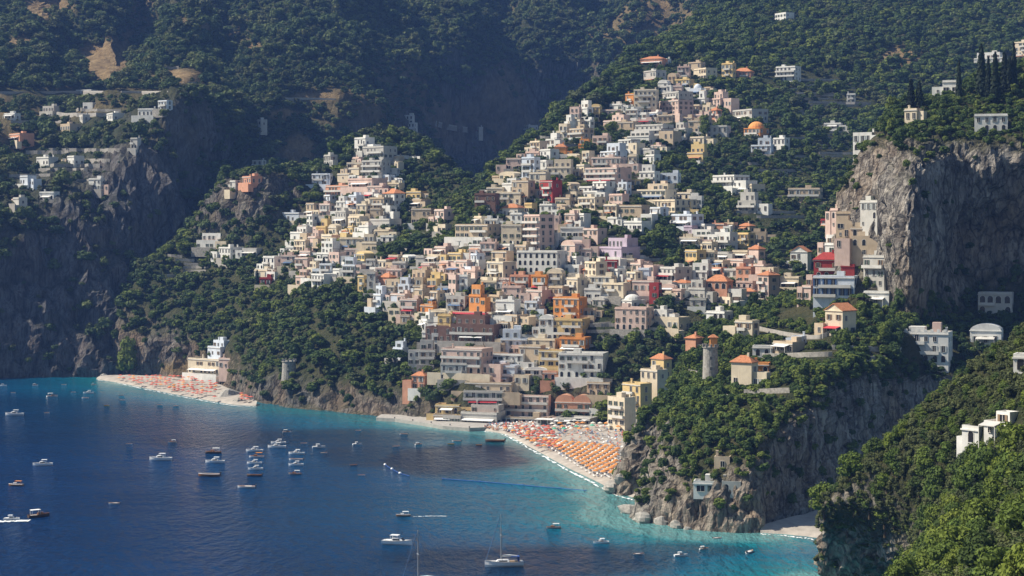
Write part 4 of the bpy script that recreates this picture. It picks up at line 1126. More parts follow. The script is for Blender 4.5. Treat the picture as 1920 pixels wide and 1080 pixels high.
for (u0, u1, va, vb_, n) in ((1430, 1640, 150, 300, 26), (1380, 1560, 300, 420, 9), (310, 400, 480, 530, 7), (960, 1080, 255, 300, 4), (1120, 1260, 430, 520, 8), (1420, 1520, 560, 600, 4), (1100, 1250, 600, 640, 4), (860, 960, 410, 470, 4), (1250, 1330, 280, 400, 5), (720, 860, 440, 500, 5)):
    for k in range(n):
        v = va + (vb_ - va) * (k + rw.random() * .6) / n; L = rw.uniform(.25, .7) * (u1 - u0); a = rw.uniform(u0, u1 - L)
        hillwall(HILL, a, a + L, v, v + rw.uniform(-3, 3), rw.uniform(.9, 1.6), M['stone'] if rw.random() < .7 else M['conc'], only=('town_hill',))
for (u0, u1, va, vb_, n) in ((10, 330, 205, 350, 14), (290, 370, 130, 165, 4)):
    for k in range(n):
        v = va + (vb_ - va) * (k + rw.random() * .6) / n; L = rw.uniform(.2, .45) * (u1 - u0); a = rw.uniform(u0, u1 - L) 
        if a + L > 340 - (v - 170) * .7 and n > 5: continue
        hillwall(MTN, a, a + L, v, v + rw.uniform(-2, 2), rw.uniform(1.5, 2.6), M['stone'] if rw.random() < .6 else M['conc'], only=('mountain',))
for _ in range(150):                                       # pale garden walls and stair flanks between the houses
    pl = rw.choices(TOWNP, [.68, .2, .04, .08])[0]; a = rw.uniform(min(p[0] for p in pl), max(p[0] for p in pl)); v = rw.uniform(min(p[1] for p in pl), max(p[1] for p in pl))
    if inpoly(a, v, pl): hillwall(HILL, a, a + rw.uniform(25, 70), v, v + rw.uniform(-5, 5), rw.uniform(1.0, 2.2), rw.choice([MW['W'], MW['C'], M['conc'], M['stone'], M['conc']]), 'garden_wall', only=('town_hill',), clear=rw.random() < .5)
for (u0, u1, v0, v1) in ((1430, 1560, 672, 668), (1560, 1690, 655, 660), (1575, 1660, 678, 676), (1300, 1390, 745, 750), (1290, 1350, 700, 716), (1395, 1480, 740, 736)):
    hillwall(PROM, u0, u1, v0, v1, 1.6, M['stone'], only=('promontory',))
for (u0, u1, v0, v1) in ((1790, 1850, 905, 896),):
    hillwall(FORE, u0, u1, v0, v1, 1.0, M['stone'], only=('foreground_slope',))

def hillroad(line, label, only, wall_h, below, name='road', ww=5.0):
    """level road ribbon on a retaining wall with parapet"""
    pts = []
    for (u0, v0), (u1, v1) in zip(line[:-1], line[1:]):
        for i in range(10):
            h = hit(u0 + (u1 - u0) * i / 10, v0 + (v1 - v0) * i / 10, only)
            if h is not None: pts.append(h[0].copy())
    if len(pts) < 4: return
    A = np.array([tuple(p) for p in pts]); k = 7; B = A.copy()
    for c in range(3): B[:, c] = np.convolve(np.pad(A[:, c], 3, mode='edge'), np.ones(k) / k, 'valid')
    rd, pa, rt = MB(), MB(), MB()
    for i in range(len(B) - 1):
        a, b = B[i], B[i + 1]; d = b - a; n = np.array([-d[1], d[0], 0]); n /= np.linalg.norm(n) + 1e-6
        if n[1] < 0: n = -n
        z = .3
        a2, b2 = a + n * ww, b + n * ww
        rd.quad((a[0], a[1], a[2] + z), (b[0], b[1], b[2] + z), (b2[0], b2[1], b[2] + z), (a2[0], a2[1], a[2] + z))
        o = n * .35
        f = [(a[0], a[1], a[2] + z), (b[0], b[1], b[2] + z), (b[0], b[1], b[2] + z + wall_h), (a[0], a[1], a[2] + z + wall_h)]; g = [(x + o[0], y + o[1], zz) for x, y, zz in f]
        pa.quad(*f); pa.quad(g[1], g[0], g[3], g[2]); pa.quad(f[3], f[2], g[2], g[3])
        rt.quad((a[0], a[1] - .05, a[2] - below), (b[0], b[1] - .05, b[2] - below), (b[0], b[1] - .02, b[2] + z - .01), (a[0], a[1] - .02, a[2] + z - .01))
    for (u0, v0), (u1, v1) in zip(line[:-1], line[1:]): WALLBOX.append((u0, u1, min(v0, v1) - 4, max(v0, v1) + 2, float(B[:, 1].max()) + 8))
    o = rd.build(name, M['road']); tag(o, label, None, None, 'structure')
    pa.build('parapet', M['conc'], o); rt.build('retaining_wall', M['stone'], o)
hillroad([(1395, 612), (1430, 622), (1480, 632), (1530, 638), (1556, 630)], 'coast road with a pale parapet curving below the blue-shuttered house', ('promontory',), 1.3, 6)
hillroad([(-40, 174), (60, 175), (140, 173), (250, 174), (330, 174)], 'coast road cut along the mountain above the far cliffs', ('mountain',), 1.0, 4)
hillroad([(530, 186), (580, 186), (640, 188)], 'coast road passing under the orange scars on the mountain', ('mountain',), 1.0, 4)
hillroad([(805, 225), (840, 236), (885, 242)], 'road clinging to the dark gorge wall', ('mountain',), 1.0, 4)

# quay and jetty below the seafront
def quay():
    t = empty('quay', P(770, 800, seaY(800))); loc = t.location
    pts = [(705, 789), (740, 791), (790, 798), (830, 805), (880, 809), (935, 806)]
    pts2 = [(715, 783), (750, 784), (800, 787), (850, 792), (900, 795), (940, 797)]
    mb = MB()
    a = [Vector(P(u, v, seaY(v))) - loc for u, v in pts]; b = [Vector(P(u, v, seaY(v))) - loc for u, v in pts2]
    for i in range(len(a) - 1):
        mb.quad((a[i].x, a[i].y, 1.5), (a[i + 1].x, a[i + 1].y, 1.5), (b[i + 1].x, b[i + 1].y, 1.6), (b[i].x, b[i].y, 1.6))
        mb.quad((a[i].x, a[i].y, -2), (a[i + 1].x, a[i + 1].y, -2), (a[i + 1].x, a[i + 1].y, 1.5), (a[i].x, a[i].y, 1.5))
    mb.build('platform', M['conc'], t)
    for i in range(5):
        p = a[1].lerp(a[4], i / 4); m2 = MB(); m2.cyl(p.x, p.y + .6, 1.5, 2.2, .22, .28, 8); m2.build('bollard', M['rail'], t)
    tag(t, 'pale concrete quay along the foot of the seafront buildings', 'quay')
quay()
#==PART5==

# ------------------------------------------------------------------ trees
def crown_mesh(name, mat, nq, q, lobes, rng, core=True, zc=.62):
    """crown about 1 m radius / 2 m tall, ground at z=0: leaf-clump faces spread through overlapping lobes"""
    V, F = [], []
    L = []
    for i in range(lobes):
        a = rng.uniform(0, 2 * math.pi); r = rng.uniform(.15, .62) if i else 0; z = 1.15 + rng.uniform(-.45, .45) - r * .35
        L.append((r * math.cos(a), r * math.sin(a), z, rng.uniform(.34, .56) if i else .62))
    for (cx, cy_, cz, rr) in L:
        if core:
            k = len(V); n, m = 6, 4
            for j in range(m + 1):
                th = math.pi * j / m
                for i in range(n):
                    ph = 2 * math.pi * i / n + j; q_ = rr * .74 * rng.uniform(.8, 1.1)
                    V.append((cx + q_ * math.sin(th) * math.cos(ph), cy_ + q_ * math.sin(th) * math.sin(ph), cz + q_ * .85 * math.cos(th)))
            for j in range(m):
                for i in range(n): F.append((k + j * n + i, k + j * n + (i + 1) % n, k + (j + 1) * n + (i + 1) % n, k + (j + 1) * n + i))
    w = np.array([l[3] ** 2 for l in L]); w /= w.sum()
    for _ in range(nq):
        cx, cy_, cz, rr = L[rng.choice(len(L), p=w)]
        d = rng.normal(size=3); d /= np.linalg.norm(d)
        if d[2] < -.45: d[2] *= -1
        rad = rr * rng.uniform(.72, 1.08); p = np.array([cx, cy_, cz]) + d * rad * np.array([1, 1, .9])
        n = d + rng.normal(size=3) * .45; n /= np.linalg.norm(n)
        t = np.cross(n, rng.normal(size=3)); t /= np.linalg.norm(t); b = np.cross(n, t)
        sz = q * rng.uniform(.6, 1.3); k = len(V)
        V += [tuple(p - t * sz - b * sz * .6), tuple(p + t * sz * .9 - b * sz * .7), tuple(p + t * sz + b * sz * .7), tuple(p - t * sz * .8 + b * sz * .6)]
        F.append((k, k + 1, k + 2, k + 3))
    me = bpy.data.meshes.new(name); me.from_pydata(V, [], F); me.materials.append(mat); me.update()
    return me
def pine_mesh(name, mat, nq, q, rng):
    """umbrella pine: flat parasol crown"""
    V, F = [], []
    for _ in range(nq):
        a = rng.uniform(0, 2 * math.pi); r = math.sqrt(rng.uniform(0, 1)); x, y = r * math.cos(a), r * math.sin(a)
        z = 1.55 + .38 * (1 - r * r) * rng.uniform(.2, 1.0) + .1 * math.sin(5 * x + 3 * y)
        n = np.array([x * .5, y * .5, 1]) + rng.normal(size=3) * .4; n /= np.linalg.norm(n)
        t = np.cross(n, rng.normal(size=3)); t /= np.linalg.norm(t); b = np.cross(n, t); sz = q * rng.uniform(.7, 1.3); p = np.array([x, y, z]); k = len(V)
        V += [tuple(p - t * sz - b * sz), tuple(p + t * sz - b * sz), tuple(p + t * sz + b * sz), tuple(p - t * sz + b * sz)]; F.append((k, k + 1, k + 2, k + 3))
    me = bpy.data.meshes.new(name); me.from_pydata(V, [], F); me.materials.append(mat); me.update(); return me
def cypress_mesh(name, mat, nq, rng):
    V, F = [], []
    n, m = 8, 10
    prof = lambda f: .5 * (min(1, f * 6) ** .7) * (1 - f) ** .55 + .02
    k = 0
    for j in range(m + 1):
        f = j / m
        for i in range(n): a = 2 * math.pi * i / n + j * .4; r = prof(f) * .8 * rng.uniform(.85, 1.1); V.append((r * math.cos(a), r * math.sin(a), f * 5.0))
    for j in range(m):
        for i in range(n): F.append((j * n + i, j * n + (i + 1) % n, (j + 1) * n + (i + 1) % n, (j + 1) * n + i))
    for _ in range(nq):
        f = rng.uniform(0, 1) ** 1.1; a = rng.uniform(0, 2 * math.pi); r = prof(f) * rng.uniform(.85, 1.15); p = np.array([r * math.cos(a), r * math.sin(a), f * 5.0])
        nn = np.array([math.cos(a), math.sin(a), .3]) + rng.normal(size=3) * .3; nn /= np.linalg.norm(nn); t = np.cross(nn, (0, 0, 1.0)); t /= np.linalg.norm(t) + 1e-9; b = np.cross(nn, t); k = len(V)
        V += [tuple(p - t * .09), tuple(p + t * .09), tuple(p + t * .05 + b * .3 * -1), tuple(p - t * .05 - b * .3)]; F.append((k, k + 1, k + 2, k + 3))
    me = bpy.data.meshes.new(name); me.from_pydata(V, [], F); me.materials.append(mat); me.update(); return me
def trunk_mesh(name, rng, h=1.0, r=.07, limbs=5):
    mb = MB(); x, y = rng.uniform(-.08, .08), rng.uniform(-.08, .08)
    mb.tube([(0, 0, -.35), (x * .4, y * .4, h * .45), (x, y, h)], [r * 1.2, r * .85, r * .5], 6)
    for i in range(limbs):
        a = rng.uniform(0, 2 * math.pi); L = rng.uniform(.35, .6); mb.tube([(x * .6, y * .6, h * .55), (x + L * .5 * math.cos(a), y + L * .5 * math.sin(a), h * .95), (x + L * math.cos(a), y + L * math.sin(a), h * 1.25)], [r * .5, r * .32, r * .12], 4)
    return mb.mesh(name, [M['bark']])
rc = np.random.default_rng(5)
NEAR = [crown_mesh('crown', LEAF_NEAR, 1500, .062, 11, rc) for _ in range(5)]
MID = [crown_mesh('crown', LEAF_MID, 620, .095, 8, rc) for _ in range(5)]
FAR = [crown_mesh('crown', LEAF_FAR, 210, .15, 6, rc) for _ in range(6)]
FARM = [crown_mesh('crown', LEAF_MID, 260, .14, 6, rc) for _ in range(5)]
OLIF = [crown_mesh('crown', LEAF_OLIVE, 200, .15, 5, rc) for _ in range(2)]
OLIV = [crown_mesh('crown', LEAF_OLIVE, 420, .11, 8, rc) for _ in range(4)]
PINE = [pine_mesh('crown', LEAF_MID, 500, .10, rc) for _ in range(2)]
CYP = [cypress_mesh('crown', LEAF_CYP, 420, rc) for _ in range(3)]
TRK = [trunk_mesh('trunk', rc) for _ in range(3)]; TRKP = trunk_mesh('trunk', rc, 1.55, .05, 6); TRKC = trunk_mesh('trunk', rc, .8, .07, 0)

HBX = np.array([(h['u0'], h['u1'], h['vt'], h['vb'], h['Y'] + h['d']) for h in HOUSES] + WALLBOX)
def sample(name, n, dens, seed, umin=-120, umax=2040, vmin=-140, vmax=1150):
    """area-weighted random points on a sheet, thinned by dens(attributes)"""
    s = SHEETS[name]; rng = np.random.default_rng(seed); p, F = s['p'], s['F']
    a, b, c, d = (p[F[:, i]] for i in range(4)); ar = np.linalg.norm(np.cross(c - a, d - b), axis=1) * .5
    uu = s['uu'][F].mean(1); vv = s['vv'][F].mean(1)
    w = ar * dens(s['rock'][F].mean(1), s['dry'][F].mean(1), uu, vv, (a + c) / 2) * ((uu > umin) & (uu < umax) & (vv > vmin) & (vv < vmax)) * (p[F[:, 0], 2] > 1.5)
    w = w / w.sum(); idx = rng.choice(len(F), n, p=w); r1, r2 = rng.random((n, 1)), rng.random((n, 1))
    q = a[idx] * (1 - r1) * (1 - r2) + b[idx] * r1 * (1 - r2) + c[idx] * r1 * r2 + d[idx] * (1 - r1) * r2
    return q
def in_green(u, v): return np.array([any(inpoly(a, b, g) for g in GREENP) for a, b in zip(u, v)])
def clear_of_houses(q, hgt, half, frac=.26):
    """keep points whose crown would not stand in front of or inside a house that the photo shows"""
    s = FPX / q[:, 1]; u = 960 + q[:, 0] * s; v = HOR + (CAMZ - q[:, 2]) * s
    ok = np.ones(len(q), bool)
    for (a, b, t, bt, Y) in HBX:
        inside = (u + half * s * .75 > a) & (u - half * s * .75 < b) & (v > t) & (v - hgt * s * .8 < bt - (bt - t) * (.35 if Y < 460 else frac)) & (q[:, 1] < Y + 1)
        ok &= ~inside
    return ok
def thin(q, rad, seed=0):
    """poisson-like thinning on a grid hash (radius per point)"""
    order = np.random.default_rng(seed).permutation(len(q)); cell = float(np.max(rad)); grid = {}; keep = []
    for i in order:
        k = (int(q[i, 0] // cell), int(q[i, 1] // cell), int(q[i, 2] // cell)); bad = False
        for dx in (-1, 0, 1):
            for dy in (-1, 0, 1):
                for dz in (-1, 0, 1):
                    for j in grid.get((k[0] + dx, k[1] + dy, k[2] + dz), ()):
                        if (q[i, 0] - q[j, 0]) ** 2 + (q[i, 1] - q[j, 1]) ** 2 + (q[i, 2] - q[j, 2]) ** 2 < (.5 * (rad[i] + rad[j])) ** 2: bad = True; break
                    if bad: break
                if bad: break
            if bad: break
        if not bad: grid.setdefault(k, []).append(i); keep.append(i)
    return np.array(keep, int)

def scatter(name, q, rad, hgt, meshes, label, seed):
    """one wood: leaf-clump crowns instanced on points"""
    rng = np.random.default_rng(seed); n = len(q)
    me = bpy.data.meshes.new(name); me.from_pydata((q - np.array([0, 0, .3])).tolist(), [], [])
    at = me.attributes.new('scl', 'FLOAT_VECTOR', 'POINT'); at.data.foreach_set('vector', np.stack([rad, rad * rng.uniform(.85, 1.15, n), hgt / 2], 1).astype(np.float32).ravel())
    at = me.attributes.new('rot', 'FLOAT_VECTOR', 'POINT'); at.data.foreach_set('vector', np.stack([rng.normal(0, .08, n), rng.normal(0, .08, n), rng.uniform(0, 6.28, n)], 1).astype(np.float32).ravel())
    at = me.attributes.new('kind', 'INT', 'POINT'); at.data.foreach_set('value', rng.integers(0, len(meshes), n).astype(np.int32))
    col = bpy.data.collections.new(name + '_crowns')
    for i, m in enumerate(meshes):
        o = bpy.data.objects.new('%s_crown_%02d' % (name, i), m); col.objects.link(o)
    ng = bpy.data.node_groups.new(name + '_scatter', 'GeometryNodeTree')
    ng.interface.new_socket('Geometry', in_out='INPUT', socket_type='NodeSocketGeometry'); ng.interface.new_socket('Geometry', in_out='OUTPUT', socket_type='NodeSocketGeometry')
    gi = ng.nodes.new('NodeGroupInput'); go = ng.nodes.new('NodeGroupOutput'); ip = ng.nodes.new('GeometryNodeInstanceOnPoints'); ci = ng.nodes.new('GeometryNodeCollectionInfo')
    ci.inputs['Collection'].default_value = col; ci.inputs['Separate Children'].default_value = True; ci.inputs['Reset Children'].default_value = True
    ip.inputs['Pick Instance'].default_value = True
    def na(nm, t):
        k = ng.nodes.new('GeometryNodeInputNamedAttribute'); k.data_type = t; k.inputs[0].default_value = nm; return k.outputs[0]
    ng.links.new(gi.outputs[0], ip.inputs['Points']); ng.links.new(ci.outputs[0], ip.inputs['Instance']); ng.links.new(na('kind', 'INT'), ip.inputs['Instance Index'])
    ng.links.new(na('rot', 'FLOAT_VECTOR'), ip.inputs['Rotation']); ng.links.new(na('scl', 'FLOAT_VECTOR'), ip.inputs['Scale']); ng.links.new(ip.outputs[0], go.inputs[0])
    o = bpy.data.objects.new(name, me); COL.objects.link(o); md = o.modifiers.new('scatter', 'NODES'); md.node_group = ng
    tag(o, label, None, None, 'stuff'); return o

def tree(kind, p, rad, hgt, rnd, label, group, cat='tree'):
    nm, cm, tm = {'near': ('broadleaf_tree', rnd.choice(NEAR), rnd.choice(TRK)), 'mid': ('broadleaf_tree', rnd.choice(MID), rnd.choice(TRK)), 'pine': ('umbrella_pine', rnd.choice(PINE), TRKP), 'cyp': ('cypress', rnd.choice(CYP), TRKC)}[kind]
    t = empty(nm, (p[0], p[1], p[2] - .25), rnd.uniform(0, 6.28)); t.scale = (rad, rad * rnd.uniform(.88, 1.12), hgt / (5.0 if kind == 'cyp' else 2.0))
    link(bpy.data.objects.new('trunk', tm), t); link(bpy.data.objects.new('crown', cm), t)
    tag(t, label, cat, group); return t

def vv_ok(u, v): return np.where((u > 330) & (v > 360), .1, 1.0)      # little of it shows there
# -- woods on the mountain and hill (uncountable: stuff)
def lowfreq(p, sc, seed): return fbm(np.asarray(p), sc, 3, seed)
q = sample('mountain', 52000, lambda rk, dr, u, v, c: np.clip(1.15 - rk * 1.35, .03, 1) * np.clip(1 - dr * 1.15, 0, 1) * np.where((u < 330) & (v > 180) & (v < 385), .5, 1) * (vv_ok(u, v)), 1)
rad = RNG.gamma(3.6, 1.0, len(q)).clip(1.3, 9.0) * (1 + .3 * lowfreq(q, 90, 3)); hg = rad * RNG.uniform(1.2, 2.0, len(q)); k = clear_of_houses(q, hg, rad); q, rad, hg = q[k], rad[k], hg[k]
k = thin(q, rad * .82, 1); scatter('woodland', q[k], rad[k], hg[k], FAR + OLIF, 'dense dark green macchia and oak wood covering the mountain', 1)
def town_d(rk, dr, u, v, c):
    dd = np.clip(1.1 - rk * 1.2, .04, 1) * np.clip(1 - dr * .75, 0, 1)
    town = np.zeros(len(u), bool)
    for i in range(len(u)):
        if 540 < u[i] < 1660 and 120 < v[i] < 720: town[i] = any(inpoly(u[i], v[i], pl) for pl in TOWNP)
    return dd * np.where(town, .8, 1.0) * np.where((u > 1400) & (u < 1640) & (v > 130) & (v < 300), .45, 1) * np.where((c[:, 1] > 1260) & (u < 1060), .1, 1)
q = sample('town_hill', 42000, town_d, 2)
rad = RNG.gamma(6, .45, len(q)).clip(1.0, 5.5) * (1 + .2 * lowfreq(q, 50, 4)) * np.where(q[:, 1] > 1150, 1.25, 1); hg = rad * RNG.uniform(1.2, 1.9, len(q)); k = clear_of_houses(q, hg, rad, .42); q, rad, hg = q[k], rad[k], hg[k]
k = thin(q, rad * .82, 2); scatter('woodland', q[k], rad[k], hg[k], FARM + FAR[:2] + OLIF[:1], 'garden trees and woods filling the town hill between the houses', 2)
q = sample('promontory', 12000, lambda rk, dr, u, v, c: np.clip(1.1 - rk * 1.1, .075, 1) * np.where((u > 1640) & (v > 250) & (v < 560), .25, 1), 3)
rad = RNG.uniform(1.1, 2.6, len(q)); hg = rad * RNG.uniform(1.2, 2.0, len(q)); k = clear_of_houses(q, hg, rad); q, rad, hg = q[k], rad[k], hg[k]
k = thin(q, rad * .8, 3); scatter('undergrowth', q[k], rad[k], hg[k], FARM, 'scrub and low bushes over the promontory', 3)
q = sample('foreground_slope', 11000, lambda rk, dr, u, v, c: np.clip(1.15 - rk, .02, 1) * np.where((v > 1000) & (c[:, 1] > 395), .15, 1), 4)
rad = RNG.uniform(.8, 1.9, len(q)); hg = rad * RNG.uniform(1.1, 1.8, len(q)); k = clear_of_houses(q, hg, rad); q, rad, hg = q[k], rad[k], hg[k]
k = thin(q, rad * .8, 4); scatter('undergrowth', q[k], rad[k], hg[k], OLIV + MID[:1], 'low scrub under the near trees', 4)

# -- single trees: near slope and promontory
rt_ = random.Random(9)
q = sample('foreground_slope', 900, lambda rk, dr, u, v, c: np.clip(1.2 - rk * 1.1, .03, 1), 5, umin=1530, umax=1990, vmin=560, vmax=1130)
rad = RNG.uniform(2.0, 4.2, len(q))
_u = 960 + q[:, 0] / q[:, 1] * FPX; _v = HOR + (CAMZ - q[:, 2]) / q[:, 1] * FPX
up = (_v < 860); rad = np.where(up, rad * .52, rad); gone = (up & (RNG.random(len(q)) < .35)) | ((_v > 1000) & (q[:, 1] > 395)); q, rad = q[~gone], rad[~gone]
k = clear_of_houses(q, rad * 1.9, rad); q, rad = q[k], rad[k]; k = thin(q, rad * 1.1, 5); q, rad = q[k], rad[k]
ORD = ['first', 'second', 'third', 'fourth', 'fifth', 'sixth', 'seventh', 'eighth', 'ninth', 'tenth', 'eleventh', 'twelfth', 'thirteenth', 'fourteenth', 'fifteenth', 'sixteenth']
ROWN = ['topmost', 'second', 'third', 'fourth', 'fifth', 'sixth', 'seventh', 'eighth', 'ninth', 'tenth']
def zone_labels(items, zone, noun):
    """items: list of (u, v, obj). Each gets its place inside the wood it belongs to."""
    Z = {}
    for u, v, o in items: Z.setdefault(zone(u, v), []).append((u, v, o))
    for z, L in Z.items():
        L.sort(key=lambda q: q[1]); n = max(1, math.ceil(len(L) / 9)); per = math.ceil(len(L) / n)
        for r in range(n):
            rowl = sorted(L[r * per:(r + 1) * per], key=lambda q: q[0]); rn = 'lowest' if (r == n - 1 and n > 1) else ROWN[r]
            for i, (u, v, o) in enumerate(rowl):
                nn = noun(o)
                o['label'] = f"{ORD[i]} {nn} from the left, {z}" if n == 1 else f"{ORD[i]} {nn} from the left, {rn} row, {z}"
                o['group'] = 'set: ' + z
def near_zone(u, v):
    if v > 985: return 'wood in the bottom right corner'
    if u > 1780 and v < 780: return 'near slope above the white villa'
    if u > 1760: return 'near slope below the white villa'
    if v < 850: return 'skyline of the near slope'
    return 'above the low near rock cliff'
def mid_zone(u, v):
    if v < 330: return 'on top of the tall cliff'
    if v < 600: return 'at the foot of the tall cliff'
    if u < 1320: return 'promontory near the watchtower'
    if u < 1520: return 'promontory around the orange-roofed villa'
    return 'dark wood above the cove'
ntree = 0; ZN = []
for p, r in zip(q, rad):
    if ntree >= 165: break
    u, v = proj(p)
    ZN.append((u, v, tree('near', p, r, r * rt_.uniform(1.7, 2.3), rt_, None, None))); ntree += 1
q = sample('promontory', 1500, lambda rk, dr, u, v, c: np.clip(1.1 - rk * 1.3, 0, 1) * np.where(v < 570, .35, 1), 6, umin=1190, umax=1960, vmin=110, vmax=900)
rad = RNG.uniform(1.8, 3.6, len(q)); k = clear_of_houses(q, rad * 1.9, rad); q, rad = q[k], rad[k]; k = thin(q, rad * 1.15, 6); q, rad = q[k], rad[k]
nm_ = 0; ZM = []
for p, r in zip(q, rad):
    if nm_ >= 135: break
    u, v = proj(p)
    pine = rt_.random() < .1 and 600 < v < 760
    ZM.append((u, v, tree('pine' if pine else 'mid', p, r * (1.2 if pine else 1), r * rt_.uniform(1.8, 2.5), rt_, None, None))); nm_ += 1
zone_labels(ZN, near_zone, lambda o: 'leafy tree'); zone_labels(ZM, mid_zone, lambda o: 'umbrella pine or tree' if False else 'tree')
# -- cypresses (photo columns, top, foot)
for (u, vt, vb, r, lb) in ((1840, 86, 186, 1.9, 'tallest black cypress of the clump on the tall cliff'), (1853, 108, 190, 1.3, 'slim cypress second from the left in the cliff-top clump'), (1866, 100, 194, 1.7, 'broad cypress in the middle of the cliff-top clump'),
                           (1884, 100, 178, 1.9, 'cypress with a twin crown at the right of the cliff-top clump'), (1893, 108, 178, 1.5, 'cypress leaning on its twin at the right of the clump'), (1901, 82, 172, 1.2, 'thin cypress highest at the right edge by the cream house'),
                           (1798, 114, 190, 1.1, 'lone needle-thin cypress left of the cliff-top clump'), (1708, 150, 212, 1.6, 'left of two squat cypresses on the cliff edge'), (1724, 152, 210, 1.7, 'right of two squat cypresses on the cliff edge'),
                           (598, 480, 508, .9, 'left of two tiny cypresses among white houses of the left village'), (607, 482, 508, .9, 'right of two tiny cypresses among white houses of the left village'), (482, 507, 548, 1.3, 'cypress beside the low cream house on the left slope'),
                           (1830, 890, 975, 1.3, 'dark cypress in the near wood below the white villa')):
    h = hit(u, vb); p = h[0]; s = FPX / p.y
    tree('cyp', p, r * 2.6, (vb - vt) / s, rt_, lb, 'cypresses', 'cypress')
# -- larger trees that read singly in the photo
for (u, vb, w, hpx, kd, lb) in ((240, 705, 46, 70, 'mid', 'big rounded tree at the end of the far beach'), (1613, 578, 34, 30, 'pine', 'umbrella pine beside the blue-shuttered white house'), (1052, 372, 34, 34, 'mid', 'dark tree in front of the rose-red house'), (1100, 300, 30, 34, 'mid', 'dark tree left of the pink row in the upper town'),
                                (1150, 258, 30, 32, 'mid', 'dark round tree below the upper town pink house'), (905, 410, 36, 24, 'mid', 'bright green tree below the dark brown palazzo'), (740, 700, 40, 46, 'pine', 'umbrella pine on the sea cliff left of the seafront'), (600, 700, 44, 44, 'pine', 'umbrella pine right of the cliff watchtower'), (1322, 262, 26, 50, 'mid', 'tall dark tree above the small yellow house'),
                                (1690, 580, 30, 50, 'mid', 'yellowish tree at the foot of the tall cliff'), (1130, 790, 40, 20, 'mid', 'low dark tree between the coral hotel and the yellow steps')):
    h = hit(u, vb)
    if h is None: continue
    s = FPX / h[0].y; tree(kd, h[0], w / s / 2 * 1.1, hpx / s, rt_, lb, 'single garden trees')
#==PART6==

# ------------------------------------------------------------------ beach umbrellas
def umb_meshes(mat):
    mb = MB(); k = 8; rim = [(1.15 * math.cos(2 * math.pi * i / k), 1.15 * math.sin(2 * math.pi * i / k), 2.05) for i in range(k)]
    for i in range(k): mb.tri(rim[i], rim[(i + 1) % k], (0, 0, 2.62)); 
    low = [(x * 1.0, y * 1.0, z - .16) for x, y, z in rim]; mb.ring(low, rim)
    return mb.mesh('canopy', [mat])
UC = {k: umb_meshes(M['u' + k]) for k in 'orwg'}
_p = MB(); _p.cyl(0, 0, -.3, 2.55, .035, .03, 6); UPOLE = _p.mesh('pole', [M['frame']])
UNAME = {'o': 'orange', 'r': 'red', 'w': 'pale', 'g': 'green'}
def umbrella(p, c, label, group):
    t = empty('beach_umbrella', p, random.uniform(0, 6.28)); link(bpy.data.objects.new('canopy', UC[c]), t); link(bpy.data.objects.new('pole', UPOLE), t); tag(t, label, 'umbrella', group); return t
def beach_z(G, u, v):
    # nearest point of the beach grid in the picture
    g = G.reshape(-1, 3); s = FPX / g[:, 1]; d = (960 + g[:, 0] * s - u) ** 2 + ((HOR + (CAMZ - g[:, 2]) * s - v) * 2) ** 2; return g[np.argmin(d)]
lounge = MB()
def lounger(p, a, m):
    c, s = math.cos(a), math.sin(a)
    def T(x, y, z): return (p[0] + x * c - y * s, p[1] + x * s + y * c, p[2] + z)
    lounge.poly([T(-.3, -.9, .35), T(.3, -.9, .35), T(.3, .35, .35), T(-.3, .35, .35)], m); lounge.poly([T(-.3, .35, .35), T(.3, .35, .35), T(.3, .9, .75), T(-.3, .9, .75)], m)
    for x in (-.26, .26):
        for y in (-.8, .3): lounge.poly([T(x - .03, y, 0), T(x + .03, y, 0), T(x + .03, y, .35), T(x - .03, y, .35)], m)
# orange block: rows run from the water up the beach
count = 0
def bpoint(s_, t_):
    """s along the beach (0 far .. 1 near), t from the water to the back"""
    G = BEACH; n, m, _ = G.shape; a = t_ * (n - 1); b = s_ * (m - 1); i, j = int(min(a, n - 2)), int(min(b, m - 2)); fa, fb = a - i, b - j
    return G[i, j] * (1 - fa) * (1 - fb) + G[i + 1, j] * fa * (1 - fb) + G[i, j + 1] * (1 - fa) * fb + G[i + 1, j + 1] * fa * fb
ru = random.Random(17); row_i = 0
for v0 in np.arange(833, 893, 4.6):
    row_i += 1; k_in = 0
    ua = 1022 + (v0 - 833) * 1.55; ub = 1158
    Yr = seaY(v0); du = 2.75 / Yr * FPX
    u = ua + ru.uniform(0, 2)
    while u < ub:
        v = v0 + (u - ua) * .10
        p = beach_z(BEACH, u, v); z = p[2]; Y = (CAMZ - z) * FPX / (v - HOR)
        q3 = P(u, v, Y)
        if count < 185 and proj(BEACH[0, np.argmin(abs(960 + BEACH[0, :, 0] / BEACH[0, :, 1] * FPX - u))])[1] > v + 7:
            k_in += 1; umbrella(q3, 'o', f"orange umbrella, {(ORD + ['seventeenth', 'eighteenth', 'nineteenth', 'twentieth'])[min(k_in - 1, 19)]} from the left, {['farthest', 'second', 'third', 'fourth', 'fifth', 'sixth', 'seventh', 'eighth', 'ninth', 'tenth', 'eleventh', 'twelfth', 'thirteenth', 'nearest'][min(row_i - 1, 13)]} row of the orange block", 'orange umbrellas on the main beach'); count += 1
            for sx in (-.7, .7): lounger((q3[0] + sx, q3[1] - .6, z), ru.uniform(-.3, .3), 0)
        u += du
other = 0; ZU = []
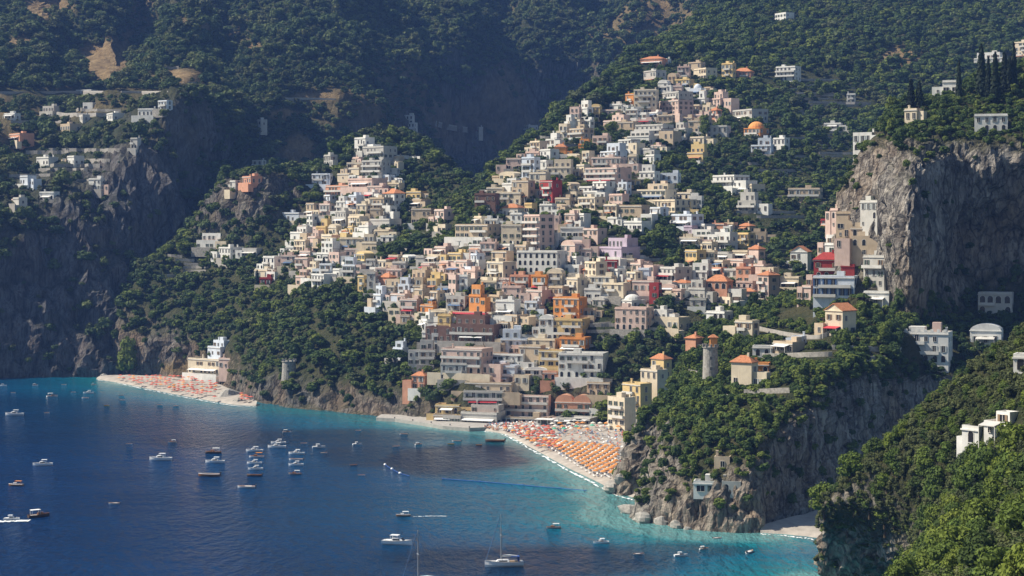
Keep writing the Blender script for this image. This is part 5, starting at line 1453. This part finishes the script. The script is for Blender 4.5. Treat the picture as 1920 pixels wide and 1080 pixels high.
for (u0, u1, v0, v1, dv, du_, cs, lb) in ((948, 1030, 808, 846, 4.6, 10, 'rrrow', 'umbrella on the far end of the main beach'), (1035, 1160, 802, 828, 5.5, 15, 'wwogw', 'umbrella at the back of the main beach')):
    for v in np.arange(v0, v1, dv):
        for u in np.arange(u0, u1, du_):
            uu_, v2 = u + ru.uniform(-3, 3) + (v - v0) * .6, v + ru.uniform(-1.2, 1.2)
            wl_ = proj(BEACH[0, np.argmin(abs(960 + BEACH[0, :, 0] / BEACH[0, :, 1] * FPX - uu_))])[1]
            if v2 > wl_ - 5 or v2 < 797: continue
            p = beach_z(BEACH, uu_, v2); c = ru.choice(cs); other += 1
            if other > 85: continue
            ZU.append((uu_, v2, umbrella(P(uu_, v2, (CAMZ - p[2]) * FPX / (v2 - HOR)), c, None, None), c, lb))
for lb in set(z[4] for z in ZU):
    zone_labels([(a, b, o) for a, b, o, c, l in ZU if l == lb], lambda u, v: lb.replace('umbrella on the ', '').replace('umbrella at the ', ''), lambda o: 'umbrella')
# far beach: the nearest 40 singly, the rest as one mass
mass = []; ZF = []
k2 = 0
for v in np.arange(711, 757, 3.4):
    for u in np.arange(225, 478, 8.5):
        uu_, v2 = u + ru.uniform(-2, 2), v + ru.uniform(-.8, .8)
        wl_ = proj(BEACH2[0, np.argmin(abs(960 + BEACH2[0, :, 0] / BEACH2[0, :, 1] * FPX - uu_))])[1]; bk_ = proj(BEACH2[-1, np.argmin(abs(960 + BEACH2[-1, :, 0] / BEACH2[-1, :, 1] * FPX - uu_))])[1]
        if v2 > wl_ - 3.5 or v2 < bk_ + 2 or ru.random() < .25 or 408 < uu_ < 452: continue
        p = beach_z(BEACH2, uu_, v2); q3 = P(uu_, v2, (CAMZ - p[2]) * FPX / (v2 - HOR))
        if k2 < 30 and v2 > 728: ZF.append((uu_, v2, umbrella(q3, 'r' if ru.random() < .8 else 'o', None, None))); k2 += 1
        else: mass.append(q3)
zone_labels(ZF, lambda u, v: 'near end of the far beach', lambda o: 'red-orange umbrella')
mm = MB()
for q3 in mass:
    k = 8; rim = [(q3[0] + 1.35 * math.cos(2 * math.pi * i / k), q3[1] + 1.35 * math.sin(2 * math.pi * i / k), q3[2] + 2.05) for i in range(k)]
    for i in range(k): mm.tri(rim[i], rim[(i + 1) % k], (q3[0], q3[1], q3[2] + 2.6), 0 if hash(q3) % 5 else 1)
    mm.box(q3[0] - .04, q3[0] + .04, q3[1] - .04, q3[1] + .04, q3[2] - .3, q3[2] + 2.5, 2)
if mass: tag(mm.build('umbrella_mass', [M['ur'], M['uo'], M['frame']]), 'packed red and orange umbrellas covering the far beach', None, None, 'stuff')
for _ in range(1000):                                      # loungers and towels over the rest of the beach
    q3 = bpoint(ru.random() ** .8, ru.uniform(.12, .95)); lounger((q3[0], q3[1], q3[2] + .05), ru.uniform(-1, 1), ru.choice([0, 0, 3, 3, 1, 2, 4, 4]))
tag(lounge.build('loungers_mass', [M['awn_w'], M['ur'], M['awn_b'], M['terr'], M['grey']]), 'sun loungers and towels spread over the main beach', None, None, 'stuff')

# bathing cabins behind the umbrellas
for i, (u, v, w, h, c, lb) in enumerate(((1020, 798, 30, 11, 'W', 'white bathing kiosk behind the umbrellas'), (1052, 799, 26, 9, 'B', 'bluish bathing kiosk in the middle of the beach back'), (1085, 797, 22, 8, 'C', 'cream bathing kiosk right of the bluish one'), (1150, 803, 26, 10, 'W', 'white bathing kiosk under the yellow steps'), (1182, 838, 26, 14, 'G', 'grey stone kiosk against the beach cliff'))):
    Y = (CAMZ - 2.4) * FPX / (v - HOR); s = FPX / Y; t = empty('bathing_kiosk', P(u, v, Y), R(-15)); ww, hh = w / s, h / s
    mb = MB(); mb.box(-ww / 2, ww / 2, 0, 4, -1, hh); mb.build('wall', MW[c], t); mb = MB(); mb.box(-ww / 2 - .5, ww / 2 + .5, -1.2, 4.3, hh + .01, hh + .2); mb.build('roof', M['awn_w'], t)
    add('door', DOOR, t, (0, 0, 0.05)); 
    for sx in (-.32, .32): add('window', WIN['k'], t, (sx * ww, 0, 1.0))
    tag(t, lb, 'kiosk', 'bathing kiosks')

# ------------------------------------------------------------------ boats
def hull_mb(L, B, D, bow=1.0, tumble=.82, m=0, transom=True):
    mb = MB(); n = 10; secs = []
    for i in range(n + 1):
        f = i / n; x = -L / 2 + L * f
        hb = B / 2 * (1 - max(0, (f - .45) / .55) ** (2.0 * bow)) * (.86 + .14 * min(1, f * 4)) + .01
        if not transom: hb *= math.sin(math.pi * min(1, max(.02, f * .94 + .04)) * .5 + 0) if f < .3 else 1
        sh = D * (1 + .45 * f ** 2 + (.12 * (1 - f) ** 2))
        secs.append([(x, -hb, sh), (x, -hb * tumble, sh * .35), (x, -hb * .35, -.25), (x, hb * .35, -.25), (x, hb * tumble, sh * .35), (x, hb, sh)])
    for a, b in zip(secs[:-1], secs[1:]):
        for j in range(5): mb.quad(a[j], b[j], b[j + 1], a[j + 1], m)
    mb.poly(secs[0][::-1], m)
    return mb, secs
def deck_mb(secs, drop=.08, inset=.0, m=0):
    mb = MB()
    for a, b in zip(secs[:-1], secs[1:]): mb.quad((a[0][0], a[0][1], a[0][2] - drop), (b[0][0], b[0][1], b[0][2] - drop), (b[5][0], b[5][1], b[5][2] - drop), (a[5][0], a[5][1], a[5][2] - drop), m)
    return mb
def cabin_mb(x0, x1, w, z0, z1, slope=.5, m=0):
    mb = MB(); a = [(x0, -w / 2, z0), (x1, -w / 2 * .8, z0), (x1, w / 2 * .8, z0), (x0, w / 2, z0)]; b = [(x0 + .05, -w / 2 * .82, z1), (x1 - slope, -w / 2 * .66, z1), (x1 - slope, w / 2 * .66, z1), (x0 + .05, w / 2 * .82, z1)]
    mb.ring(a, b, m); mb.poly(b, m); return mb
BOATS = []
def boat(u, v, lpx, kind, label, flip=False, ang=None, hullm='white', topm=None, z=0.0):
    Y = seaY(v); s = FPX / Y; L = lpx / s; loc = P(u, v, Y); rnd = random.Random(int(u * 3 + v))
    if ang is None: ang = rnd.uniform(-14, 14)
    c = max(.35, abs(math.cos(R(ang)))); L = max(2.6, L / c); L = min(L, 16)
    name = {'m': 'motorboat', 'g': 'wooden_launch', 'd': 'dinghy', 's': 'sailboat', 'o': 'open_boat'}[kind]
    t = empty(name, (loc[0], loc[1], z), R(ang) + (math.pi if flip else 0)); B = L * (.33 if kind != 's' else .3); D = L * (.115 if kind in 'ms' else .10)
    mb, secs = hull_mb(L, B, D, 1.0 if kind != 's' else .9); mb.build('hull', M[hullm], t)
    dk = deck_mb(secs, .05 if kind in 'ms' else D * .45).build('deck', M['white' if kind in 'ms' else 'deck'], t)
    rl = MB()
    for sgn in (0, 5): rl.tube([(q[sgn][0], q[sgn][1], q[sgn][2] + .02) for q in secs], max(.035, L * .008), 4)
    rl.build('gunwale', M['wood' if hullm != 'wood' and kind in 'god' else ('white' if hullm == 'wood' else 'grey')], t)
    if kind == 'm':
        zc = D * 1.06; cb = cabin_mb(-L * .16, L * .24, B * .82, zc, zc + L * .10, L * .10).build('cabin', M['white'], t)
        w = MB(); w.quad((L * .235, -B * .30, zc + .08), (L * .235, B * .30, zc + .08), (L * .15, B * .27, zc + L * .098), (L * .15, -B * .27, zc + L * .098)); w.build('windscreen', M['glass'], cb, (.04, 0, .02))
        for sg in (-1, 1):
            w = MB(); y0, y1 = sg * B * .392, sg * B * .345; w.quad((-L * .12, y0, zc + L * .03), (L * .12, y0 * .93, zc + L * .03), (L * .10, y1 * .93, zc + L * .08), (-L * .12, y1, zc + L * .08)); w.build('window', M['glass'], cb, (0, sg * .04, 0))
        w = MB(); w.box(-L * .40, -L * .18, -B * .34, B * .34, D * .98, D * 1.25); w.build('seat', M[topm or 'awn_w'], t)
        w = MB(); w.box(-L * .22, L * .06, -B * .36, B * .36, zc + L * .175, zc + L * .19)
        for sx in (-L * .2, L * .04):
            for sy in (-B * .34, B * .34): w.box(sx - .04, sx + .04, sy - .04, sy + .04, zc, zc + L * .175)
        w.build('sun_roof', M[topm or 'white'], t)
    elif kind == 'g':
        zc = D * .8; w = MB(); w.box(-L * .05, L * .18, -B * .26, B * .26, zc, zc + L * .13); cb = w.build('cabin', M['wood' if hullm != 'wood' else 'white'], t)
        w = MB(); w.quad((L * .182, -B * .2, zc + L * .06), (L * .182, B * .2, zc + L * .06), (L * .182, B * .2, zc + L * .11), (L * .182, -B * .2, zc + L * .11)); w.build('windscreen', M['glass'], cb)
        w = MB(); w.box(-L * .38, L * .05, -B * .4, B * .4, zc + L * .24, zc + L * .26)
        for sx in (-L * .36, L * .03):
            for sy in (-B * .38, B * .38): w.box(sx - .035, sx + .035, sy - .035, sy + .035, zc, zc + L * .24)
        w.build('canopy', M[topm or 'awn_w'], t)
        w = MB(); w.box(-L * .36, -L * .08, -B * .3, B * .3, D * .55, D * .95); w.build('seat', M['awn_w'], t)
    elif kind in 'do':
        for x in (-L * .22, L * .08, L * .28):
            w = MB(); hb = B * .42 * (1 if x < .1 * L else .75); w.box(x - L * .04, x + L * .04, -hb, hb, D * .72, D * .82); w.build('bench', M['wood'], t)
        w = MB(); w.box(-L * .56, -L * .5, -.18, .18, D * .5, D * 1.6); w.box(-L * .60, -L * .5, -.22, .22, D * 1.6, D * 2.1); w.build('outboard_engine', M['rail'], t)
        if topm: 
            w = MB(); w.box(-L * .3, L * .1, -B * .34, B * .34, D * .83, D * 1.15); w.build('cover', M[topm], t)
    elif kind == 's':
        zc = D * 1.04; cb = cabin_mb(-L * .12, L * .22, B * .6, zc, zc + L * .06, L * .06).build('cabin', M['white'], t)
        for sg in (-1, 1):
            w = MB(); y = sg * B * .28; w.quad((-L * .08, y, zc + L * .015), (L * .14, y * .88, zc + L * .015), (L * .13, y * .82, zc + L * .045), (-L * .08, y * .93, zc + L * .045)); w.build('window', M['glass'], cb, (0, sg * .06, 0))
        H = L * 1.25; w = MB(); w.cyl(L * .08, 0, zc, zc + H, .11, .07, 8); ms = w.build('mast', M['metal'], t)
        w = MB(); w.box(L * .06, L * .10, -B * .35, B * .35, zc + H * .55, zc + H * .555); w.build('spreader', M['metal'], ms)
        w = MB(); w.tube([(L * .07, 0, zc + L * .14), (-L * .36, 0, zc + L * .13)], .09, 6); bm_ = w.build('boom', M['metal'], t)
        w = MB(); w.tube([(L * .05, 0, zc + L * .16), (-L * .15, 0, zc + L * .165), (-L * .35, 0, zc + L * .145)], [.2, .26, .14], 7); w.build('furled_sail', M['awn_w'], bm_)
        for a, b in (((L * .48, 0, D * 1.4), (L * .08, 0, zc + H * .98)), ((-L * .49, 0, D * 1.1), (L * .08, 0, zc + H * .98)), ((L * .05, B * .45, D), (L * .08, 0, zc + H * .9)), ((L * .05, -B * .45, D), (L * .08, 0, zc + H * .9))):
            w = MB(); w.tube([a, b], .035, 4); w.build('stay', M['rail'], t)
        w = MB(); w.tube([(L * .47, 0, D * 1.5), (L * .12, 0, zc + H * .92)], .07, 5); w.build('furled_jib', M['awn_b'], t)
        w = MB(); w.box(-L * .40, -L * .18, -B * .36, B * .36, zc + L * .13, zc + L * .145)
        for sy in (-B * .34, B * .34): w.box(-L * .39, -L * .36, sy - .03, sy + .03, zc - .1, zc + L * .13)
        w.build('canopy', M['navy'], t)
        w = MB(); w.box(-L * .42, -L * .15, -B * .3, B * .3, D * .9, D * 1.2); w.build('cockpit', M['deck'], t)
    tag(t, label, 'sailboat' if kind == 's' else 'boat', 'boats in the bay'); BOATS.append((u, v, lpx)); return t
for a in (
 (945, 1062, 72, 's', 'white sailing yacht with furled sails and blue canopy at the bottom centre', True, 6),
 (790, 1104, 80, 's', 'sailing yacht whose mast alone rises at the bottom edge', True, 8),
 (745, 1021, 56, 'm', 'white cabin cruiser left of the big sailing yacht', False, -16),
 (756, 968, 27, 'g', 'small brown wooden launch trailing a thin wake in mid bay', True, 4, 'wood'),
 (1038, 991, 28, 'g', 'dark-hulled launch with pale canopy off the promontory', True, 3, 'grey'),
 (1127, 1019, 30, 'm', 'white motorboat with canopy below the rock spur', True, 10),
 (1198, 1040, 20, 'd', 'small white open boat between two motorboats near the cove', False, 8, 'white', 'awn_w'),
 (1277, 1043, 26, 'm', 'white motorboat with dark waterline off the cove', False, 12),
 (1320, 1030, 17, 'g', 'little beige launch nearest the cove headland', False, 20, 'white', 'awn_w'),
 (1406, 1036, 14, 'd', 'tiny white dinghy closest to the cove beach', False, 60, 'white', 'awn_w'),
 (1345, 1010, 8, 'd', 'tiny white tender close under the cove headland', False, 10, 'white', 'awn_w'),
 (80, 873, 36, 'm', 'white motor yacht with a thin mast at the left', True, 8),
 (30, 911, 28, 'g', 'wooden launch with orange canopy near the left edge', True, -6, 'wood', 'oran'),
 (73, 969, 34, 'g', 'dark wooden launch end-on at the lower left', False, 35, 'dwood', 'awn_w'),
 (22, 975, 30, 'm', 'white speedboat with a foaming wake at the left edge', False, 2),
 (214, 945, 20, 'd', 'small white boat alone in the lower left bay', True, 5, 'white', 'awn_w'),
 (301, 863, 42, 'm', 'long white motorboat left of the moored columns', True, -4),
 (323, 830, 15, 'g', 'small white launch above the long white motorboat', True, 20),
 (242, 833, 11, 'd', 'faint white dinghy left of the small launch', False, 0),
 (400, 850, 30, 'g', 'brown-hulled launch topmost in the left moored column', True, 2, 'dwood', 'awn_w'), (403, 868, 36, 'm', 'white motorboat in the middle of the left moored column', True, -2), (392, 893, 40, 'o', 'long tan open boat lowest in the left moored column', True, 0, 'wood'),
 (477, 847, 32, 'm', 'topmost white boat of the middle moored column', True, -4), (481, 858, 28, 'g', 'white launch with orange canopy in the middle moored column', True, 0, 'white', 'oran'), (477, 870, 28, 'm', 'white boat third from top in the middle moored column', True, -2), (479, 881, 28, 'm', 'white boat fourth from top in the middle moored column', True, 2), (477, 893, 28, 'o', 'dark brown open boat low in the middle moored column', True, 0, 'dwood'),
 (462, 915, 33, 'o', 'long white open boat lowest of all the moored boats', True, -2, 'white', 'awn_w'),
 (556, 852, 30, 'm', 'topmost white boat of the right moored column', True, -3), (555, 873, 28, 'm', 'white cruiser in the middle of the right moored column', True, 0), (553, 890, 24, 'g', 'grey launch lowest in the right moored column', True, 2, 'grey'), (555, 863, 26, 'd', 'slim pale boat between two cruisers of the right moored column', True, 0),
 (522, 832, 28, 'm', 'white boat upper of a pair between the moored columns', True, -2), (519, 840, 34, 'm', 'white boat lower of a pair between the moored columns', True, -4), (538, 811, 16, 'g', 'white launch nearest the sea cliff above the moored columns', False, 10), (570, 832, 9, 'd', 'tiny white dinghy right of the paired boats', False, 0),
 (598, 840, 24, 'm', 'white boat with green trim right of the moored columns', False, 14), (607, 850, 13, 'd', 'small white dinghy just below the green-trimmed boat', False, 6, 'white', 'awn_w'),
 (670, 834, 17, 'm', 'white boat alone in the dark weed patch', False, 20), (672, 808, 11, 'd', 'small pale boat near the cliff right of centre', False, 0), (743, 838, 14, 'd', 'pale dinghy left of the quay', False, 8), (785, 834, 13, 'g', 'launch with a raised bow off the quay', False, 25), (757, 815, 15, 'd', 'pale boat moored close to the quay', True, 0),
 (846, 833, 8, 'd', 'yellow pedal boat off the main beach', False, 0, 'yell'), (856, 828, 17, 'o', 'white open boat beside the yellow pedal boat', True, 0), (898, 835, 9, 'd', 'orange rescue dinghy off the main beach', False, 0, 'oran'), (928, 829, 36, 'o', 'long dark open boat drawn to the beach end', True, -3, 'dwood'),
 (663, 873, 14, 'o', 'dark boat in the middle of the bay', False, 10, 'grey'), (678, 892, 10, 'd', 'small grey dinghy below the dark boat', False, 0),
 (27, 779, 34, 'm', 'white motor yacht at the far left edge', True, 0), (98, 744, 18, 'g', 'upright pale launch in the far left cluster', False, 30), (166, 738, 20, 'm', 'white boat upper right of the far left cluster', True, 6), (160, 747, 13, 'd', 'pale dinghy under the upper right far boat', True, 0), (88, 775, 6, 'd', 'speck of a dinghy right of the far left yacht', False, 0),
 (6, 724, 14, 'm', 'white boat at the extreme left near the far cliff', False, 0), (25, 737, 9, 'd', 'tiny dinghy near the extreme left boat', False, 0), (66, 723, 11, 'g', 'small launch close under the far cliff', False, 0), (120, 722, 10, 'd', 'small boat under the far cliff towards the beach', False, 0), (138, 736, 6, 'd', 'speck of a boat left of the far white boat', False, 0), (176, 722, 10, 'g', 'small launch at the far beach corner', False, 0),
 (200, 761, 9, 'd', 'yellow dinghy off the far beach', False, 0, 'yell'), (230, 751, 11, 'd', 'white dinghy off the far beach', False, 0, 'white', 'awn_w'), (228, 742, 6, 'd', 'tiny boat close to the far beach', False, 0), (300, 760, 7, 'd', 'tiny white boat off the middle of the far beach', False, 0), (330, 762, 7, 'd', 'tiny tender off the right of the far beach', False, 0),
): boat(*a)

# wakes, swimming lines
def wake(pts, w, label):
    mb = MB(); rn = random.Random(4); P3 = [Vector(P(u, v, seaY(v))) for u, v in pts]
    for i in range(len(P3) - 1):
        for k in range(8):
            a = P3[i].lerp(P3[i + 1], k / 8); b = P3[i].lerp(P3[i + 1], (k + rn.uniform(.5, 1.05)) / 8); ww = w * rn.uniform(.4, 1); o = rn.uniform(-.3, .3)
            mb.quad((a.x, a.y - ww / 2 + o, .08), (b.x, b.y - ww / 2 + o, .08), (b.x, b.y + ww / 2 + o, .09), (a.x, a.y + ww / 2 + o, .09))
    tag(mb.build('wake', M['foam']), label, None, None, 'stuff')
wake([(-30, 979), (10, 978), (58, 976)], 4.0, 'white foaming wake across the left edge')
wake([(775, 969), (810, 968), (838, 968)], .8, 'thin wake behind the brown wooden launch')
def floats(pts, label, mat, every, r):
    t = empty('buoy_line', P(*pts[0], seaY(pts[0][1]))); loc = t.location; P3 = [Vector(P(u, v, seaY(v))) - loc for u, v in pts]
    mb = MB(); mb.tube([(p.x, p.y, .08) for p in P3], .13, 5); mb.build('rope', M['navy'], t)
    me = dome(0, 0, r, r).mesh('buoy', [mat])
    for a, b in zip(P3[:-1], P3[1:]):
        n = max(1, int((b - a).length / every))
        for i in range(n): p = a.lerp(b, i / n); add('buoy', me, t, (p.x, p.y, .1))
    tag(t, label, 'buoy line')
floats([(722, 872), (735, 880), (750, 888), (768, 893)], 'short arc of pale floats in the middle of the bay', M['white'], 9, .55)
floats([(830, 898), (900, 903), (980, 910), (1050, 916), (1100, 920)], 'long dark swimming-area line off the main beach', M['navy'], 14, .32)

# boulders at the foot of the cliffs
def boulder(u, v, px, label, seed):
    h = hit(u, v); Y = min(h[0].y if h else 1e9, seaY(v)); loc = P(u, v, Y); s = FPX / Y; r = px / s / 2; rn = np.random.default_rng(seed)
    V = []; F = []; n, m = 12, 7
    for j in range(m + 1):
        th = math.pi * j / m
        for i in range(n): ph = 2 * math.pi * i / n; V.append((math.sin(th) * math.cos(ph), math.sin(th) * math.sin(ph), math.cos(th)))
    V = np.array(V); d = 1 + .35 * fbm(V * 1.0 + seed, .8, 3, seed); V = V * d[:, None] * r * np.array([1.2, 1, .85])
    for j in range(m):
        for i in range(n): F.append((j * n + i, j * n + (i + 1) % n, (j + 1) * n + (i + 1) % n, (j + 1) * n + i))
    me = bpy.data.meshes.new('boulder'); me.from_pydata(V.tolist(), [], F); me.materials.append(M['stone']); o = bpy.data.objects.new('boulder', me); COL.objects.link(o); o.location = loc; tag(o, label, 'boulder', 'boulders at the water')
for i, (u, v, px, lb) in enumerate(((430, 748, 40, 'dark rock stack dividing the far beach'), (447, 756, 22, 'smaller dark rock beside the stack on the far beach'), (1180, 962, 36, 'pale boulder at the tip of the rock spur'), (1208, 972, 30, 'pale boulder second from the tip of the spur'), (1240, 980, 26, 'tan boulder in the middle of the spur foot'), (1268, 986, 24, 'tan boulder at the right of the spur foot'), (1290, 992, 14, 'white-topped boulder right of the spur'), (1150, 915, 30, 'grey boulder at the near end of the main beach'), (1165, 900, 22, 'grey boulder between the beach and its cliff'), (195, 706, 14, 'pale rock at the far end of the far beach'))): boulder(u, v, px, lb, 50 + i)

# ------------------------------------------------------------------ haze
hz = MB(); hz.box(-900, 1200, -60, 2700, -6, 620); ho = hz.build('haze', [])
m = bpy.data.materials.new('haze_air'); m.use_nodes = True; nt = m.node_tree
for n_ in list(nt.nodes):
    if n_.type == 'BSDF_PRINCIPLED': nt.nodes.remove(n_)
pv = nt.nodes.new('ShaderNodeVolumePrincipled'); pv.inputs['Color'].default_value = (.22, .42, 1.0, 1); pv.inputs['Density'].default_value = .00008; pv.inputs['Anisotropy'].default_value = 0.0
nt.links.new(pv.outputs[0], nt.nodes['Material Output'].inputs['Volume']); ho.data.materials.append(m)
tag(ho, 'thin blue summer haze over the bay and mountains', None, None, 'stuff')
